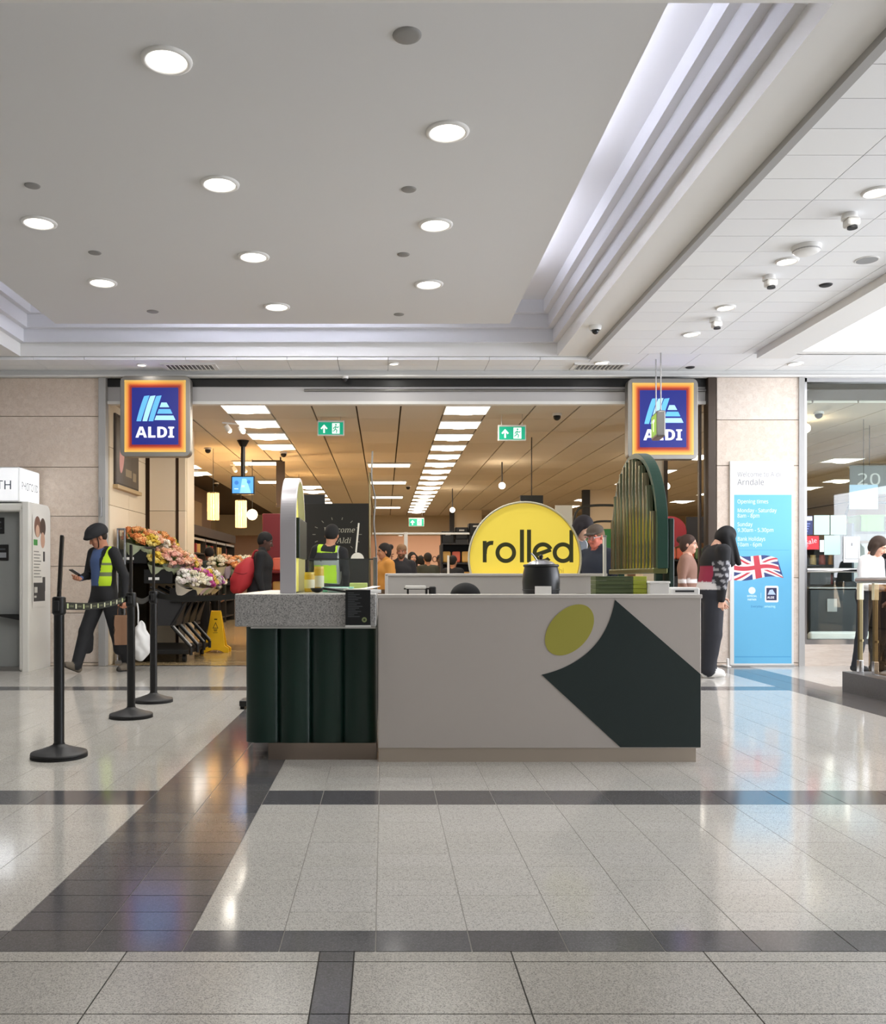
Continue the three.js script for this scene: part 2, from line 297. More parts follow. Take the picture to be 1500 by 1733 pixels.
// ---------------------------------------------------------------- ceiling fittings of the hall
const lampGlow = glow(0xfff6ea, 1.8);
function downlight(x, y, d, r, label, group, power = 1) {
  const t = thing('downlight', label, 'light', [x, y, -d], 0, group);
  part('rim', lathe([[r * .97, 0.01], [r * .98, -0.012], [r * 1.08, -0.016], [r * 1.22, -0.008], [r * 1.24, 0.0]], 32), M.white, t);
  part('lamp_disc', cyl(r, r, 0.006, 0, -0.003, 0, 32), lampGlow, t);
  areaLight(r * 1.7, r * 1.7, 0xfffcf6, DOWNLIGHT * power, [x, y - 0.02, -d], [x, 0, -d]);
}
const where = [[-1.18, 4.81, 'large round downlight nearest the viewer on the ceiling raft'], [0.40, 5.58, 'nearest downlight of the right hand row on the raft'], [-1.17, 6.32, 'second downlight of the middle row on the raft'], [-2.73, 7.01, 'downlight at the left edge of the picture on the raft'],
  [0.41, 7.05, 'middle downlight of the right hand row on the raft'], [-1.14, 7.75, 'third downlight of the middle row on the raft'], [-2.68, 8.43, 'farthest downlight of the left row on the raft'], [0.43, 8.48, 'farthest downlight of the right hand row on the raft'], [-1.11, 9.18, 'farthest small looking downlight of the middle row on the raft']];
for (const [x, d, l] of where) downlight(x, RAFT, d, 0.112, l, 'downlights in the ceiling raft');
const side = [[3.29, 5.92, 'round downlight at the right picture edge in the tiled ceiling'], [3.28, 7.21, 'downlight between the smoke detector and the second camera'], [3.26, 8.45, 'third downlight along the tiled ceiling'], [3.25, 9.37, 'fourth downlight along the tiled ceiling'], [2.61, 10.62, 'downlight beside the ceiling hatch near the shop'], [4.95, 10.66, 'downlight under the skylight corner']];
for (const [x, d, l] of side) downlight(x, TILE, d, 0.075, l, 'downlights in the tiled ceiling', d > 10 ? .1 : .5);
downlight(-2.93, TILE, 10.72, 0.05, 'small downlight above the left shop sign', 'downlights in the strip before the shop', .12);
downlight(0.12, TILE, 10.66, 0.05, 'small downlight in the strip above the shop entrance', 'downlights in the strip before the shop', .6);
const cap = lathe([[0, -0.02], [0.05, -0.018], [0.065, -0.01], [0.07, 0]], 20);
[[0.12, 4.59, 1.1, 'largest round cap on the ceiling raft'], [-2.52, 6.35, .8, 'left round cap on the raft'], [0.18, 6.41, .8, 'round cap before the middle right hand downlight'], [-2.50, 7.66, .8, 'round cap before the left rear downlight'], [0.17, 7.7, .8, 'round cap before the rear right downlight'], [-2.44, 9.35, .9, 'left round cap nearest the shop'], [0.16, 9.45, .8, 'right round cap nearest the shop']]
  .forEach(([x, d, s, l], i) => { const o = single('sprinkler_cap', cap, mat(0x8d8c8a, .55), 'grey ' + l, 'cap', [x, RAFT, -d], 'round caps in the raft'); o.scale.set(s, s * .6, s); });
// bullet cameras, detector and speaker on the tiled ceiling
[[3.30, 6.28, 'nearest small white camera under the tiled ceiling'], [3.29, 7.57, 'second small white camera under the tiled ceiling'], [3.29, 8.8, 'third small white camera under the tiled ceiling']].forEach(([x, d, l]) => {
  const t = thing('ceiling_camera', l, 'camera', [x, TILE, -d], 0, 'cameras under the tiled ceiling');
  part('base', cyl(0.05, 0.055, 0.04, 0, -0.02, 0), M.white, t); part('housing', rbox(0.09, 0.06, 0.1, 0.02, 0.015, -0.065, 0), M.white, t); part('lens', cyl(0.032, 0.034, 0.02, 0.015, -0.1, 0.01, 16), M.charcoal, t);
});
{ const t = thing('smoke_detector', 'large white round smoke detector under the tiled ceiling', 'detector', [3.29, TILE, -6.9]); part('body', lathe([[0, -0.06], [0.07, -0.058], [0.1, -0.04], [0.11, -0.01], [0.11, 0]]), M.white, t); part('vent_ring', new THREE.TorusGeometry(0.098, 0.006, 8, 32).rotateX(Math.PI / 2).translate(0, -0.035, 0), M.greyTrim, t); }
{ const t = thing('ceiling_speaker', 'flat round speaker grille in the tiled ceiling by the skylight', 'speaker', [3.92, TILE, -7.19]); part('rim', new THREE.TorusGeometry(0.085, 0.008, 8, 32).rotateX(Math.PI / 2), M.white, t); part('grille', cyl(0.08, 0.08, 0.01, 0, -0.003, 0), M.grid, t); }
single('sprinkler_cap', cap, M.charcoal, 'dark round cap in the tiled ceiling below the skylight edge', 'cap', [3.89, TILE, -7.8]).scale.setScalar(.8);
single('sprinkler_cap', cap, M.charcoal, 'dark round cap in the ceiling strip above the right pilaster', 'cap', [3.75, TILE, -10.85]).scale.setScalar(.8);
{ const t = thing('dome_camera', 'white dome camera with dark lens under the plain beam', 'camera', [2.2, SOFFIT, -9.22]); part('mount', lathe([[0.05, -0.045], [0.062, -0.03], [0.065, 0]]), M.white, t); part('dome', new THREE.SphereGeometry(0.036, 20, 12).translate(0, -0.05, 0), mat(0x1a1a1c, .15), t); }
{ const t = thing('dome_camera', 'small white dome camera above the shop entrance', 'camera', [-0.48, 3.6, -11.0]); part('mount', lathe([[0.035, -0.03], [0.042, 0]]), M.white, t); part('dome', new THREE.SphereGeometry(0.028, 16, 10).translate(0, -0.035, 0), M.charcoal, t); }
function vent(x, label) {
  const t = thing('ceiling_vent', label, 'vent', [x, TILE, -10.8], 0, 'vents in the ceiling strip');
  part('frame', merge([box(0.66, 0.02, 0.04, 0, -0.008, 0.14), box(0.66, 0.02, 0.04, 0, -0.008, -0.14), box(0.04, 0.02, 0.28, 0.31, -0.008, 0), box(0.04, 0.02, 0.28, -0.31, -0.008, 0)]), M.white, t);
  part('duct', box(0.6, 0.02, 0.26, 0, -0.001, 0), M.brushed, t);
  for (let k = 0; k < 12; k++) part('slat', box(0.008, 0.016, 0.25, 0, 0, 0).rotateZ(.5).translate(-.28 + k * .051, -0.012, 0), M.white, t);
}
vent(-2.36, 'slatted air vent in the ceiling strip right of the left shop sign'); vent(2.62, 'slatted air vent in the ceiling strip at the end of the beam');
// rods with a small two sided sign box
{
  const t = thing('hanging_sign', 'small grey sign box with green face hung on two thin rods', 'sign', [3.2, 0, -10.36], 0);
  part('rod', bar([-0.0, 3.0, 0.2], [-0.0, TILE, 0.2], 0.008), M.steel, t); part('rod', bar([0.0, 3.0, -0.1], [0.0, TILE, -0.1], 0.008), M.steel, t);
  part('case', rbox(0.1, 0.3, 0.36, 0.02, 0, 2.87, 0.05), M.brushed, t);
  part('lit_face', box(0.006, 0.24, 0.3, -0.052, 2.87, 0.05), glow(0x9fce4a, .35, 0x5f7a3a), t);
  part('arrow', merge([box(0.004, 0.14, 0.03, -0.056, 2.87, .05), box(0.004, 0.03, 0.12, -0.056, 2.92, .05)]), glow(0xe8f6c0, .5), t);
  t.rotation.y = -0.12;
}
// ---------------------------------------------------------------- lit shop signs
const signFace = canvasTex(768, 896, (g, w, h) => {
  g.fillStyle = '#f4c35a'; g.fillRect(0, 0, w, h);
  const rings = [['#d8ac58', 0], ['#dc9a44', 20], ['#d07a34', 38], ['#b24a26', 54], ['#8c2820', 70]];
  for (const [c, i] of rings) { g.fillStyle = c; roundRect(g, i, i, w - 2 * i, h - 2 * i, 40 - i * .3); g.fill(); }
  g.fillStyle = '#1a2478'; roundRect(g, 92, 92, w - 184, h - 184, 14); g.fill();
  const grad = '#62b3ee', pale = '#a6dcfb', slab = (x0, c) => { g.fillStyle = c; g.beginPath(); g.moveTo(x0, 512); g.bezierCurveTo(x0 + 26, 400, x0 + 66, 270, x0 + 98, 198); g.lineTo(x0 + 164, 190); g.bezierCurveTo(x0 + 134, 280, x0 + 92, 400, x0 + 58, 512); g.closePath(); g.fill(); };
  slab(150, grad); slab(226, pale); slab(302, grad);
  const rung = (y0, y1, l0, l1, r0, r1, c) => { g.fillStyle = c; g.beginPath(); g.moveTo(l0, y0); g.lineTo(r0, y0); g.lineTo(r1, y1); g.lineTo(l1, y1); g.closePath(); g.fill(); };
  rung(278, 338, 462, 440, 528, 562, pale); rung(360, 418, 430, 408, 574, 602, grad); rung(440, 498, 398, 376, 612, 640, pale);
  g.fillStyle = '#f2f4fb'; g.font = 'bold 182px sans-serif'; g.textAlign = 'center'; g.textBaseline = 'alphabetic';
  g.save(); g.translate(w / 2, 714); const tw = g.measureText('ALDI').width; g.scale(486 / tw, 1.02); g.fillText('ALDI', 0, 0); g.lineWidth = 4; g.lineJoin = 'round'; g.strokeStyle = '#f2f4fb'; g.strokeText('ALDI', 0, 0); g.restore();
});
function plate(w, h, r) { const s = new THREE.Shape(), x = -w / 2, y = -h / 2; s.moveTo(x + r, y); s.lineTo(x + w - r, y); s.quadraticCurveTo(x + w, y, x + w, y + r); s.lineTo(x + w, y + h - r); s.quadraticCurveTo(x + w, y + h, x + w - r, y + h); s.lineTo(x + r, y + h); s.quadraticCurveTo(x, y + h, x, y + h - r); s.lineTo(x, y + r); s.quadraticCurveTo(x, y, x + r, y); return s; }
const slab = (shape, depth, bevel = 0.004) => new THREE.ExtrudeGeometry(shape, { depth, bevelEnabled: bevel > 0, bevelSize: bevel, bevelThickness: bevel, bevelSegments: 2, curveSegments: 28 });
const signMat = new THREE.MeshStandardMaterial({ map: signFace, emissive: 0xffffff, emissiveMap: signFace, emissiveIntensity: 0.25, roughness: .35 });
function logoSign(px, py, d, label) {
  const x = PX(px, d), y = PY(py, d), t = thing('illuminated_sign', label, 'sign', [x, y, -d]);
  part('case', slab(plate(0.85, 0.98, 0.075), 0.12, .008).translate(0, 0, -0.12), metal(0x9d9a94, .45), t);
  part('lit_face', new THREE.PlaneGeometry(0.755, 0.885).translate(0, 0, 0.0125), signMat, t);
  part('bracket', box(0.3, 0.06, 0.08, 0, 0.3, -0.15), M.charcoal, t);
  areaLight(0.75, 0.88, 0x7080d8, 0.35, [x, y, -d + 0.03], [x, y, 0]);
}
logoSign(263, 704.5, 10.92, 'square lit blue sign with orange border above the left side of the entrance');
logoSign(1122, 709, 10.92, 'square lit blue sign with orange border above the right side behind the hanging rods');
// ---------------------------------------------------------------- lights of the shop
const panelGlow = glow(0xfff4e2, 2.0), tubeGlow = glow(0xfff0da, 1.6);
const panelProto = new THREE.Group();
part('diffuser', box(0.565, 0.012, 0.565, 0, -0.006, 0), panelGlow, panelProto);
part('lamp_lens', (() => { const g = new THREE.SphereGeometry(0.2, 20, 8, 0, Math.PI * 2, 0, Math.PI / 2); g.scale(1, .28, .8); g.rotateX(Math.PI); return g.translate(0, -0.01, 0); })(), panelGlow, panelProto);
part('frame', merge([box(0.59, 0.014, 0.014, 0, -0.007, 0.288), box(0.59, 0.014, 0.014, 0, -0.007, -0.288), box(0.014, 0.014, 0.59, 0.288, -0.007, 0), box(0.014, 0.014, 0.59, -0.288, -0.007, 0)]), M.white, panelProto);
const ORD = ['first', 'second', 'third', 'fourth', 'fifth', 'sixth', 'seventh', 'eighth', 'ninth', 'tenth', 'eleventh', 'twelfth', 'thirteenth', 'fourteenth', 'fifteenth', 'sixteenth', 'seventeenth', 'eighteenth', 'nineteenth', 'twentieth', 'twenty-first', 'twenty-second', 'twenty-third', 'twenty-fourth', 'twenty-fifth', 'twenty-sixth'];
function lightRow(x, d0, n, step, label, group) {
  for (let k = 0; k < n; k++) {
    const d = d0 + step * k, c = panelProto.clone(); c.name = numbered('light_panel'); c.position.set(x, SHOPC, -d); scene.add(c);
    tag(c, `${ORD[k]} ${label}`, 'light', group);
    areaLight(0.55, 0.55, 0xfff7ea, SHOP_PANEL, [x, SHOPC - 0.085, -d], [x, 0, -d]);
  }
}
lightRow(1.09, 11.7, 17, 1.12, 'square light panel from the entrance, in the long centre row of the shop ceiling', 'centre row of shop lights');
lightRow(-1.81, 11.62, 4, 1.12, 'square light panel from the entrance, in the row beside the hanging screen', 'left row of shop lights');
lightRow(-1.81, 21.6, 6, 1.12, 'square light panel from the entrance, far back behind the hanging screen', 'left rear row of shop lights');
lightRow(-3.97, 15.4, 4, 1.12, 'square light panel from the entrance, at the left wall under the left sign', 'row of shop lights by the left wall');
lightRow(5.73, 16.2, 6, 2.24, 'square light panel from the entrance, seen through the right side of the entrance', 'right row of shop lights');
lightRow(8.63, 12.2, 7, 2.24, 'square light panel from the entrance, seen through the shop window', 'window row of shop lights');
lightRow(10.4, 18.6, 3, 1.6, 'square light panel from the entrance, far right behind the window notices', 'far right row of shop lights');
function battens(x, list, group) {
  for (const d of list) {
    const t = thing('batten_light', `long twin tube light ${d < 18 ? 'nearest' : d < 22 ? 'second' : d < 26 ? 'third' : 'farthest'} of the ${group}`, 'light', [x, SHOPC, -d], 0, group);
    part('tray', box(0.86, 0.02, 0.3, 0, -0.02, 0), M.white, t); for (const s of [-.1, .1]) part('lamp_tube', bar([-.4, -.045, s], [.4, -.045, s], 0.018), tubeGlow, t);
    part('bracket', box(0.06, 0.02, 0.06, 0, -0.005, 0), M.white, t);
    areaLight(0.8, 0.25, 0xfff4e4, SHOP_PANEL * .6, [x, SHOPC - 0.075, -d], [x, 0, -d]);
  }
}
battens(0.1, [17.2, 20.3, 24, 27.5], 'battens right of the chalkboard'); battens(-2.45, [16.9, 20.2], 'battens behind the hanging screen'); battens(9.6, [17.4], 'batten seen through the window');
for (const [px, py, d, l] of [[850, 822, 17, 'small bright globe lamp behind the yellow sign'], [766, 863, 22, 'small bright globe lamp left of the yellow sign'], [1364, 725, 12.4, 'small bright globe lamp inside the shop window'], [1128, 823, 16, 'small bright globe lamp right of the fluted arch']]) {
  const t = thing('globe_lamp', l, 'lamp', [PX(px, d), SHOPC, -d]); part('stem', cyl(0.012, 0.012, SHOPC - PY(py, d), 0, -(SHOPC - PY(py, d)) / 2, 0, 8), M.charcoal, t); part('bulb', new THREE.SphereGeometry(0.065, 20, 14).translate(0, PY(py, d) - SHOPC, 0), glow(0xfff2dc, 3), t);
  const p = new THREE.PointLight(0xffe6c0, .5); p.position.set(PX(px, d), PY(py, d), -d); p.castShadow = true; p.shadow.radius = 3; p.name = 'lamp_light'; scene.add(p);
}
// small things under the shop ceiling
for (const [px, py, l] of [[397, 716, 'white twin track spotlight nearest the left sign'], [405, 787, 'white track spotlight left of the hanging screen']]) {
  const d = 2.22 * 1500 / (978 - py), t = thing('track_spotlight', l, 'spotlight', [PX(px, d), SHOPC, -d], .4);
  part('track', box(0.36, 0.02, 0.03, 0, -0.01, 0), M.white, t); for (const s of [-.1, .1]) { const h = part('lamp_head', cyl(0.035, 0.045, 0.1, 0, 0, 0, 16).rotateZ(.6).translate(s, -0.08, 0), M.white, t); part('bulb', new THREE.SphereGeometry(0.03, 12, 8).translate(s + .03, -.12, 0), glow(0xffedd0, 2), h); }
}
for (const [px, py, l] of [[352, 761, 'black twin camera under the shop ceiling by the left sign'], [480, 768, 'black dome camera behind the light panel row'], [943, 703, 'black dome camera right of the second exit sign'], [366, 820, 'black camera left of the hanging screen'], [691, 825, 'black twin camera beside the batten lights'], [1386, 700, 'dark dome camera inside the shop window']]) {
  const d = 2.22 * 1500 / (978 - py + 3), t = thing('dome_camera', l, 'camera', [PX(px, d), SHOPC, -d]); part('mount', cyl(0.06, 0.065, 0.03, 0, -.015, 0), M.white, t); part('dome', new THREE.SphereGeometry(0.05, 16, 10).translate(0, -0.045, 0), M.black, t);
}
const exitTex = canvasTex(384, 192, (g, w, h) => {
  g.fillStyle = '#12a07c'; g.fillRect(0, 0, w, h); g.fillStyle = '#effff9'; g.fillRect(212, 14, 118, 164);
  g.beginPath(); g.moveTo(88, 34); g.lineTo(144, 96); g.lineTo(124, 112); g.lineTo(101, 86); g.lineTo(101, 168); g.lineTo(75, 168); g.lineTo(75, 86); g.lineTo(52, 112); g.lineTo(32, 96); g.closePath(); g.fill();
  g.strokeStyle = '#12a07c'; g.fillStyle = '#12a07c'; g.lineWidth = 13; g.lineCap = 'round'; g.lineJoin = 'round'; g.beginPath(); g.arc(272, 40, 13, 0, 7); g.fill();
  g.beginPath(); g.moveTo(268, 66); g.lineTo(262, 104); g.lineTo(288, 126); g.lineTo(280, 162); g.moveTo(262, 104); g.lineTo(246, 132); g.lineTo(226, 140); g.moveTo(266, 70); g.lineTo(298, 84); g.lineTo(312, 70); g.moveTo(264, 70); g.lineTo(240, 84); g.lineTo(236, 104); g.stroke();
});
const exitMat = new THREE.MeshStandardMaterial({ map: exitTex, emissive: 0xffffff, emissiveMap: exitTex, emissiveIntensity: .3, roughness: .4 });
for (const [px, py, d, w, l] of [[560, 725, 12.2, .34, 'green lit exit sign with arrow hung left in the entrance'], [867, 733, 12.0, .35, 'green lit exit sign with arrow hung right in the entrance'], [705, 884, 25.7, .42, 'tiny green exit sign far back in the shop']]) {
  const x = PX(px, d), y = PY(py, d), t = thing('exit_sign', l, 'sign', [x, y, -d]);
  part('case', rbox(w + .03, w / 2 + .04, .04, .008, 0, .005, -.021), M.white, t); part('lit_face', new THREE.PlaneGeometry(w, w / 2).translate(0, 0, .001), exitMat, t);
  for (const s of [-1, 1]) part('wire', bar([s * w * .4, w / 4, -.02], [s * w * .4, SHOPC - y, -.02], .004, 6), M.steel, t);
}
// hanging screen
{
  const d = 14.3, x = PX(411, d), y = PY(821, d), t = thing('hanging_screen', 'small blue screen hanging on a black pole from the shop ceiling', 'screen', [x, y, -d]);
  part('pole', cyl(.035, .035, SHOPC - y - .13, 0, (SHOPC - y + .13) / 2, -.03, 16), M.black, t); part('ceiling_cup', cyl(.1, .045, .1, 0, SHOPC - y - .05, -.03, 20), M.black, t);
  part('bezel', rbox(.38, .3, .06, .015, 0, 0, -.031), M.black, t);
  const scr = canvasTex(256, 200, (g, w, h) => { g.fillStyle = '#4f8fd6'; g.fillRect(0, 0, w, h); g.fillStyle = '#7fb6ee'; g.beginPath(); g.moveTo(90, 200); g.lineTo(120, 20); g.lineTo(170, 20); g.lineTo(230, 200); g.fill(); g.fillStyle = '#3a6fb4'; g.beginPath(); g.arc(52, 70, 26, 0, 7); g.arc(200, 60, 22, 0, 7); g.fill(); g.fillStyle = '#a8d0f4'; g.fillRect(24, 140, 50, 12); g.fillRect(112, 100, 40, 26); });
  part('screen', new THREE.PlaneGeometry(.34, .26), new THREE.MeshStandardMaterial({ map: scr, emissive: 0xffffff, emissiveMap: scr, emissiveIntensity: .5, roughness: .2 }), t);
  areaLight(.34, .26, 0x6fa6e6, .8, [x, y, -d + .02], [x, y, 0]);
}
// ---------------------------------------------------------------- the kiosk
const FD = 5.29;                                                                    // front of the white counter
const kioskWhite = mat(0xcac2bb, 0.55, { bumpMap: dataTex(256, grains(256, 3, [[.5, [120, 120, 120]], [.5, [136, 136, 136]]], 1), .25, false), bumpScale: 0.0004 });
const kioskDark = mat(0x22302f, 0.5), olive = mat(0xb2ac4a, 0.55);
{
  const t = thing('service_counter', 'long white kiosk counter with dark shape and olive oval on its front', 'counter', [0, 0, 0]);
  const x0 = -0.035, x1 = 1.894;
  part('front_panel', rbox(x1 - x0, 0.9, 0.06, .006, (x0 + x1) / 2, .082 + .45, -FD - .03), kioskWhite, t);
  part('top_rail', rbox(x1 - x0 + .012, 0.024, 0.085, .005, (x0 + x1) / 2, .99, -FD - .035), mat(0xd9d3cc, .4), t);
  part('side_panel', rbox(.05, .9, .84, .006, x1 - .026, .532, -FD - .48), kioskWhite, t);
  part('plinth', span(x0 + .003, x1 - .028, 0, .082, -FD - .008, -FD - .9), mat(0xbcaf9f, .6), t);
  part('inner_worktop', span(x0 + .05, x1 - .05, .915, .955, -FD - .06, -FD - .95), mat(0xc9c5bf, .4), t);
  const X = px => PX(px, FD), Y = py => PY(py, FD), s = new THREE.Shape();
  s.moveTo(X(1041), Y(1015)); s.lineTo(X(1186), Y(1141)); s.lineTo(X(1186), Y(1264.5)); s.lineTo(X(1050), Y(1264.5)); s.lineTo(X(917), Y(1142)); s.quadraticCurveTo(X(1024), Y(1117), X(1041), Y(1015));
  part('dark_graphic', slab(s, .003, 0).translate(0, 0, -FD), kioskDark, t, null, 'dark green shape with one curved edge');
  const e = new THREE.Shape(); e.absellipse(X(964), Y(1066), 50 / 1500 * FD, 33 / 1500 * FD, 0, Math.PI * 2, false, 48 * DEG);
  part('oval_graphic', slab(e, .003, 0).translate(0, 0, -FD), olive, t, null, 'olive yellow tilted oval');
}
const granite = mat(0xffffff, 0.35, { map: dataTex(512, grains(512, 6, [[.45, [190, 188, 185]], [.3, [170, 168, 166]], [.13, [138, 136, 135]], [.12, [206, 204, 201]]]), .45) });
{
  const t = thing('display_counter', 'kiosk counter with speckled granite top over dark green fluted base', 'counter', [0, 0, 0]);
  part('granite_top', worldUV(rbox(.84, .195, 1.62, .008, -.466, .9075, -6.07)), granite, t);
  part('light_strip', span(-.80, -.05, .796, .812, -FD - .03, -FD - .06), mat(0xe8e8e4, .4), t);
  const gm = mat(0x12332a, .32), fg = new THREE.CylinderGeometry(.105, .105, .7, 20, 1, false).translate(0, .45, 0);
  fg.scale(1, 1, .55);
  for (let k = 0; k < 4; k++) part('flute', fg, gm, t, [-.15 - k * .196, 0, -FD - .14]);
  for (let k = 0; k < 7; k++) part('flute', fg.clone().rotateY(Math.PI / 2), gm, t, [-.755, 0, -FD - .3 - k * .196]);
  part('carcass', span(-.76, -.045, .1, .81, -FD - .15, -6.85), mat(0x0f211c, .6), t);
  part('plinth', span(-.70, -.045, 0, .1, -FD - .075, -6.8), mat(0x8f8176, .25, { metalness: .5 }), t);
}
{ // menu card hung on the granite
  const tx = canvasTex(160, 224, (g, w, h) => { g.fillStyle = '#16191c'; g.fillRect(0, 0, w, h); g.fillStyle = '#7d8084'; for (let k = 0; k < 15; k++) { g.fillRect(14, 16 + k * 11, 40 + ((k * 37) % 60), 2.4); } g.fillStyle = '#8f9a6a'; g.beginPath(); g.arc(122, 192, 17, 0, 7); g.fill(); g.fillStyle = '#3a402c'; g.beginPath(); g.arc(122, 192, 7, 0, 7); g.fill(); });
  const t = thing('menu_card', 'black menu card with fine lines and round olive badge on the granite edge', 'menu', [PX(606, 5.235), PY(1028, 5.235), -5.235]);
  part('board', rbox(.148, .208, .012, .003, 0, 0, -.006), M.black, t); part('print', new THREE.PlaneGeometry(.144, .204).translate(0, 0, .0008), mat(0xffffff, .4, { map: tx }), t);
  part('ledge', rbox(.15, .012, .03, .003, 0, -.112, 0), M.white, t);
}
{ // back counter
  const t = thing('back_counter', 'low grey white kiosk screen behind the service counter', 'counter', [0, 0, 0]);
  part('screen_panel', rbox(1.72, .34, .03, .006, .885, .95, -7.0), mat(0xc9c5c2, .5), t);
  part('edge_frame', merge([rbox(1.75, .02, .05, .004, .885, 1.125, -7.0), rbox(.025, .36, .05, .004, .02, .95, -7.0)]), mat(0xdedad6, .4), t);
  part('cabinet', span(.02, 1.74, 0, .78, -7.02, -7.55), kioskWhite, t); part('worktop', span(.0, 1.76, .78, .8, -6.95, -7.58), M.white, t);
}
// round yellow sign
const rolledTex = canvasTex(1024, 1024, (g, w, h) => {
  g.fillStyle = '#f2d955'; g.fillRect(0, 0, w, h); const ink = '#33341c'; g.strokeStyle = ink; g.fillStyle = ink; g.lineWidth = 40; g.lineCap = 'butt';
  const base = 590, r = 82, ring = cx => { g.beginPath(); g.arc(cx, base - r, r, 0, 7); g.stroke(); };
  g.fillRect(110, base - 198, 38, 212); g.beginPath(); g.moveTo(130, base - 70); g.bezierCurveTo(130, base - 150, 160, base - 186, 214, base - 178); g.stroke();
  ring(338); g.fillRect(478, base - 310, 40, 324); g.fillRect(548, base - 310, 40, 324);
  g.beginPath(); g.arc(706, base - r, r, .75, Math.PI * 1.86); g.stroke(); g.beginPath(); g.moveTo(628, base - 56); g.lineTo(784, base - 112); g.stroke();
  ring(920 - 16); g.fillRect(968, base - 306, 38, 320);
  g.fillStyle = '#a99a3c'; g.font = '64px sans-serif'; g.textAlign = 'center'; g.fillText('aussie sushi', 740, 708);
});
const rolledMat = new THREE.MeshStandardMaterial({ map: rolledTex, emissive: 0xffffff, emissiveMap: rolledTex, emissiveIntensity: .2, roughness: .4 });
{
  const d = 7.12, x = PX(887, d), r = .447, y = .8 + r + .01, t = thing('round_sign', 'round yellow sign with black lettering standing on the back counter', 'sign', [x, .8, -d]);
  part('rim', new THREE.CylinderGeometry(r, r, .1, 64, 1, true).rotateX(Math.PI / 2).translate(0, r + .01, 0), mat(0xd8d2b8, .45, { side: THREE.DoubleSide }), t);
  part('rim_lip', new THREE.TorusGeometry(r, .008, 8, 64).translate(0, r + .01, .05), mat(0xdad5bd, .4), t);
  const face = new THREE.CircleGeometry(r - .008, 64), uv = face.attributes.uv; for (let i = 0; i < uv.count; i++) { uv.setXY(i, .5 + (uv.getX(i) - .5) * 1.06 + .01, .5 + (uv.getY(i) - .5) * 1.06 - .05); }
  part('lit_face', face.translate(0, r + .01, .025), rolledMat, t); part('back', new THREE.CircleGeometry(r, 48).rotateY(Math.PI).translate(0, r + .01, -.05), M.white, t);
  part('foot', rbox(.4, .03, .2, .006, 0, .015, 0), M.white, t);
  areaLight(.7, .7, 0xf4d860, .25, [x, y, -d + .06], [x, y, 0]);
}
function archShape(w, h, n = 24) { const s = new THREE.Shape(), r = w / 2; s.moveTo(-r, 0); s.lineTo(-r, h - r); s.absarc(0, h - r, r, Math.PI, 0, true); s.lineTo(r, 0); s.closePath(); return s; }
{ // arch sign seen from its edge
  const t = thing('arch_sign', 'white edged arch sign with yellow face standing on the granite counter', 'sign', [-.585, 1.008, -5.72]);
  const outer = archShape(.64, .73), inner = new THREE.Path(); { const p = archShape(.6, .71).getPoints(24); inner.setFromPoints(p); } outer.holes.push(inner);
  const turn = g => g.translate(0, 0, -.045).rotateY(Math.PI / 2);
  part('rim', turn(slab(outer, .09, .003)), mat(0xd0cdd2, .35, { metalness: .3 }), t);
  part('yellow_face', turn(slab(archShape(.6, .708), .05, 0)).translate(.0, 0, 0), new THREE.MeshStandardMaterial({ color: 0xe2dd7a, roughness: .5, emissive: 0xe2d860, emissiveIntensity: .18 }), t);
  part('dark_panel', rbox(.03, .25, .5, .006, .05, .34, 0), mat(0x1c2a28, .4), t);
}
{ // fluted arch
  const w = 1.24, h = .88, t = thing('fluted_arch', 'tall polished dark green fluted arch panel on the right of the kiosk', 'display', [1.92, 1.17, -6.83], 0);
  const green = mat(0x24463a, .3), rimShape = archShape(w, h), hole = new THREE.Path(); hole.setFromPoints(archShape(w - .07, h - .035).getPoints(30)); rimShape.holes.push(hole);
  part('back_board', slab(archShape(w - .02, h - .01), .02, 0).rotateY(-Math.PI / 2).translate(.068, 0, 0), green, t);
  part('rim', slab(rimShape, .07, .003).rotateY(-Math.PI / 2).translate(.07, 0, 0), green, t);
  const fm = [0x8c866a, 0x747c62].map(c => new THREE.MeshStandardMaterial({ color: c, metalness: 1, roughness: .07 })), n = 13, r = (w - .08) / 2, fw = (w - .08) / n;
  for (let k = 0; k < n; k++) { const z = -r + fw * (k + .5), top = h - .04 - r + Math.sqrt(Math.max(0, r * r - (Math.abs(z) + fw * .3) ** 2)); part('flute', new THREE.CylinderGeometry(fw * .5, fw * .5, top, 20, 1).translate(0, top / 2, 0), fm[k % 2], t, [.012, 0, z]); }
  part('base_bar', rbox(.1, .04, w, .008, .02, -.02, 0), mat(0x6e7046, .3, { metalness: .7 }), t);
  for (const z of [-.5, .5]) part('post', rbox(.05, 1.13, .05, .005, .04, -.605, z), green, t);
  part('side_board', rbox(.04, .72, .16, .01, .1, -.01, .53), mat(0x1b3129, .4), t);
}
{ // glass guard on the granite counter
  const t = thing('glass_guard', 'clear glass food guard with dark edge on the granite counter', 'guard', [0, 1.005, 0]);
  part('glass_pane', span(-.53, -.07, 0, .225, -6.2, -6.208), M.glass, t); part('top_edge', span(-.53, -.06, .222, .23, -6.19, -6.215), M.charcoal, t);
  part('end_post', rbox(.03, .24, .03, .004, -.06, .12, -6.2), M.brushed, t);
}
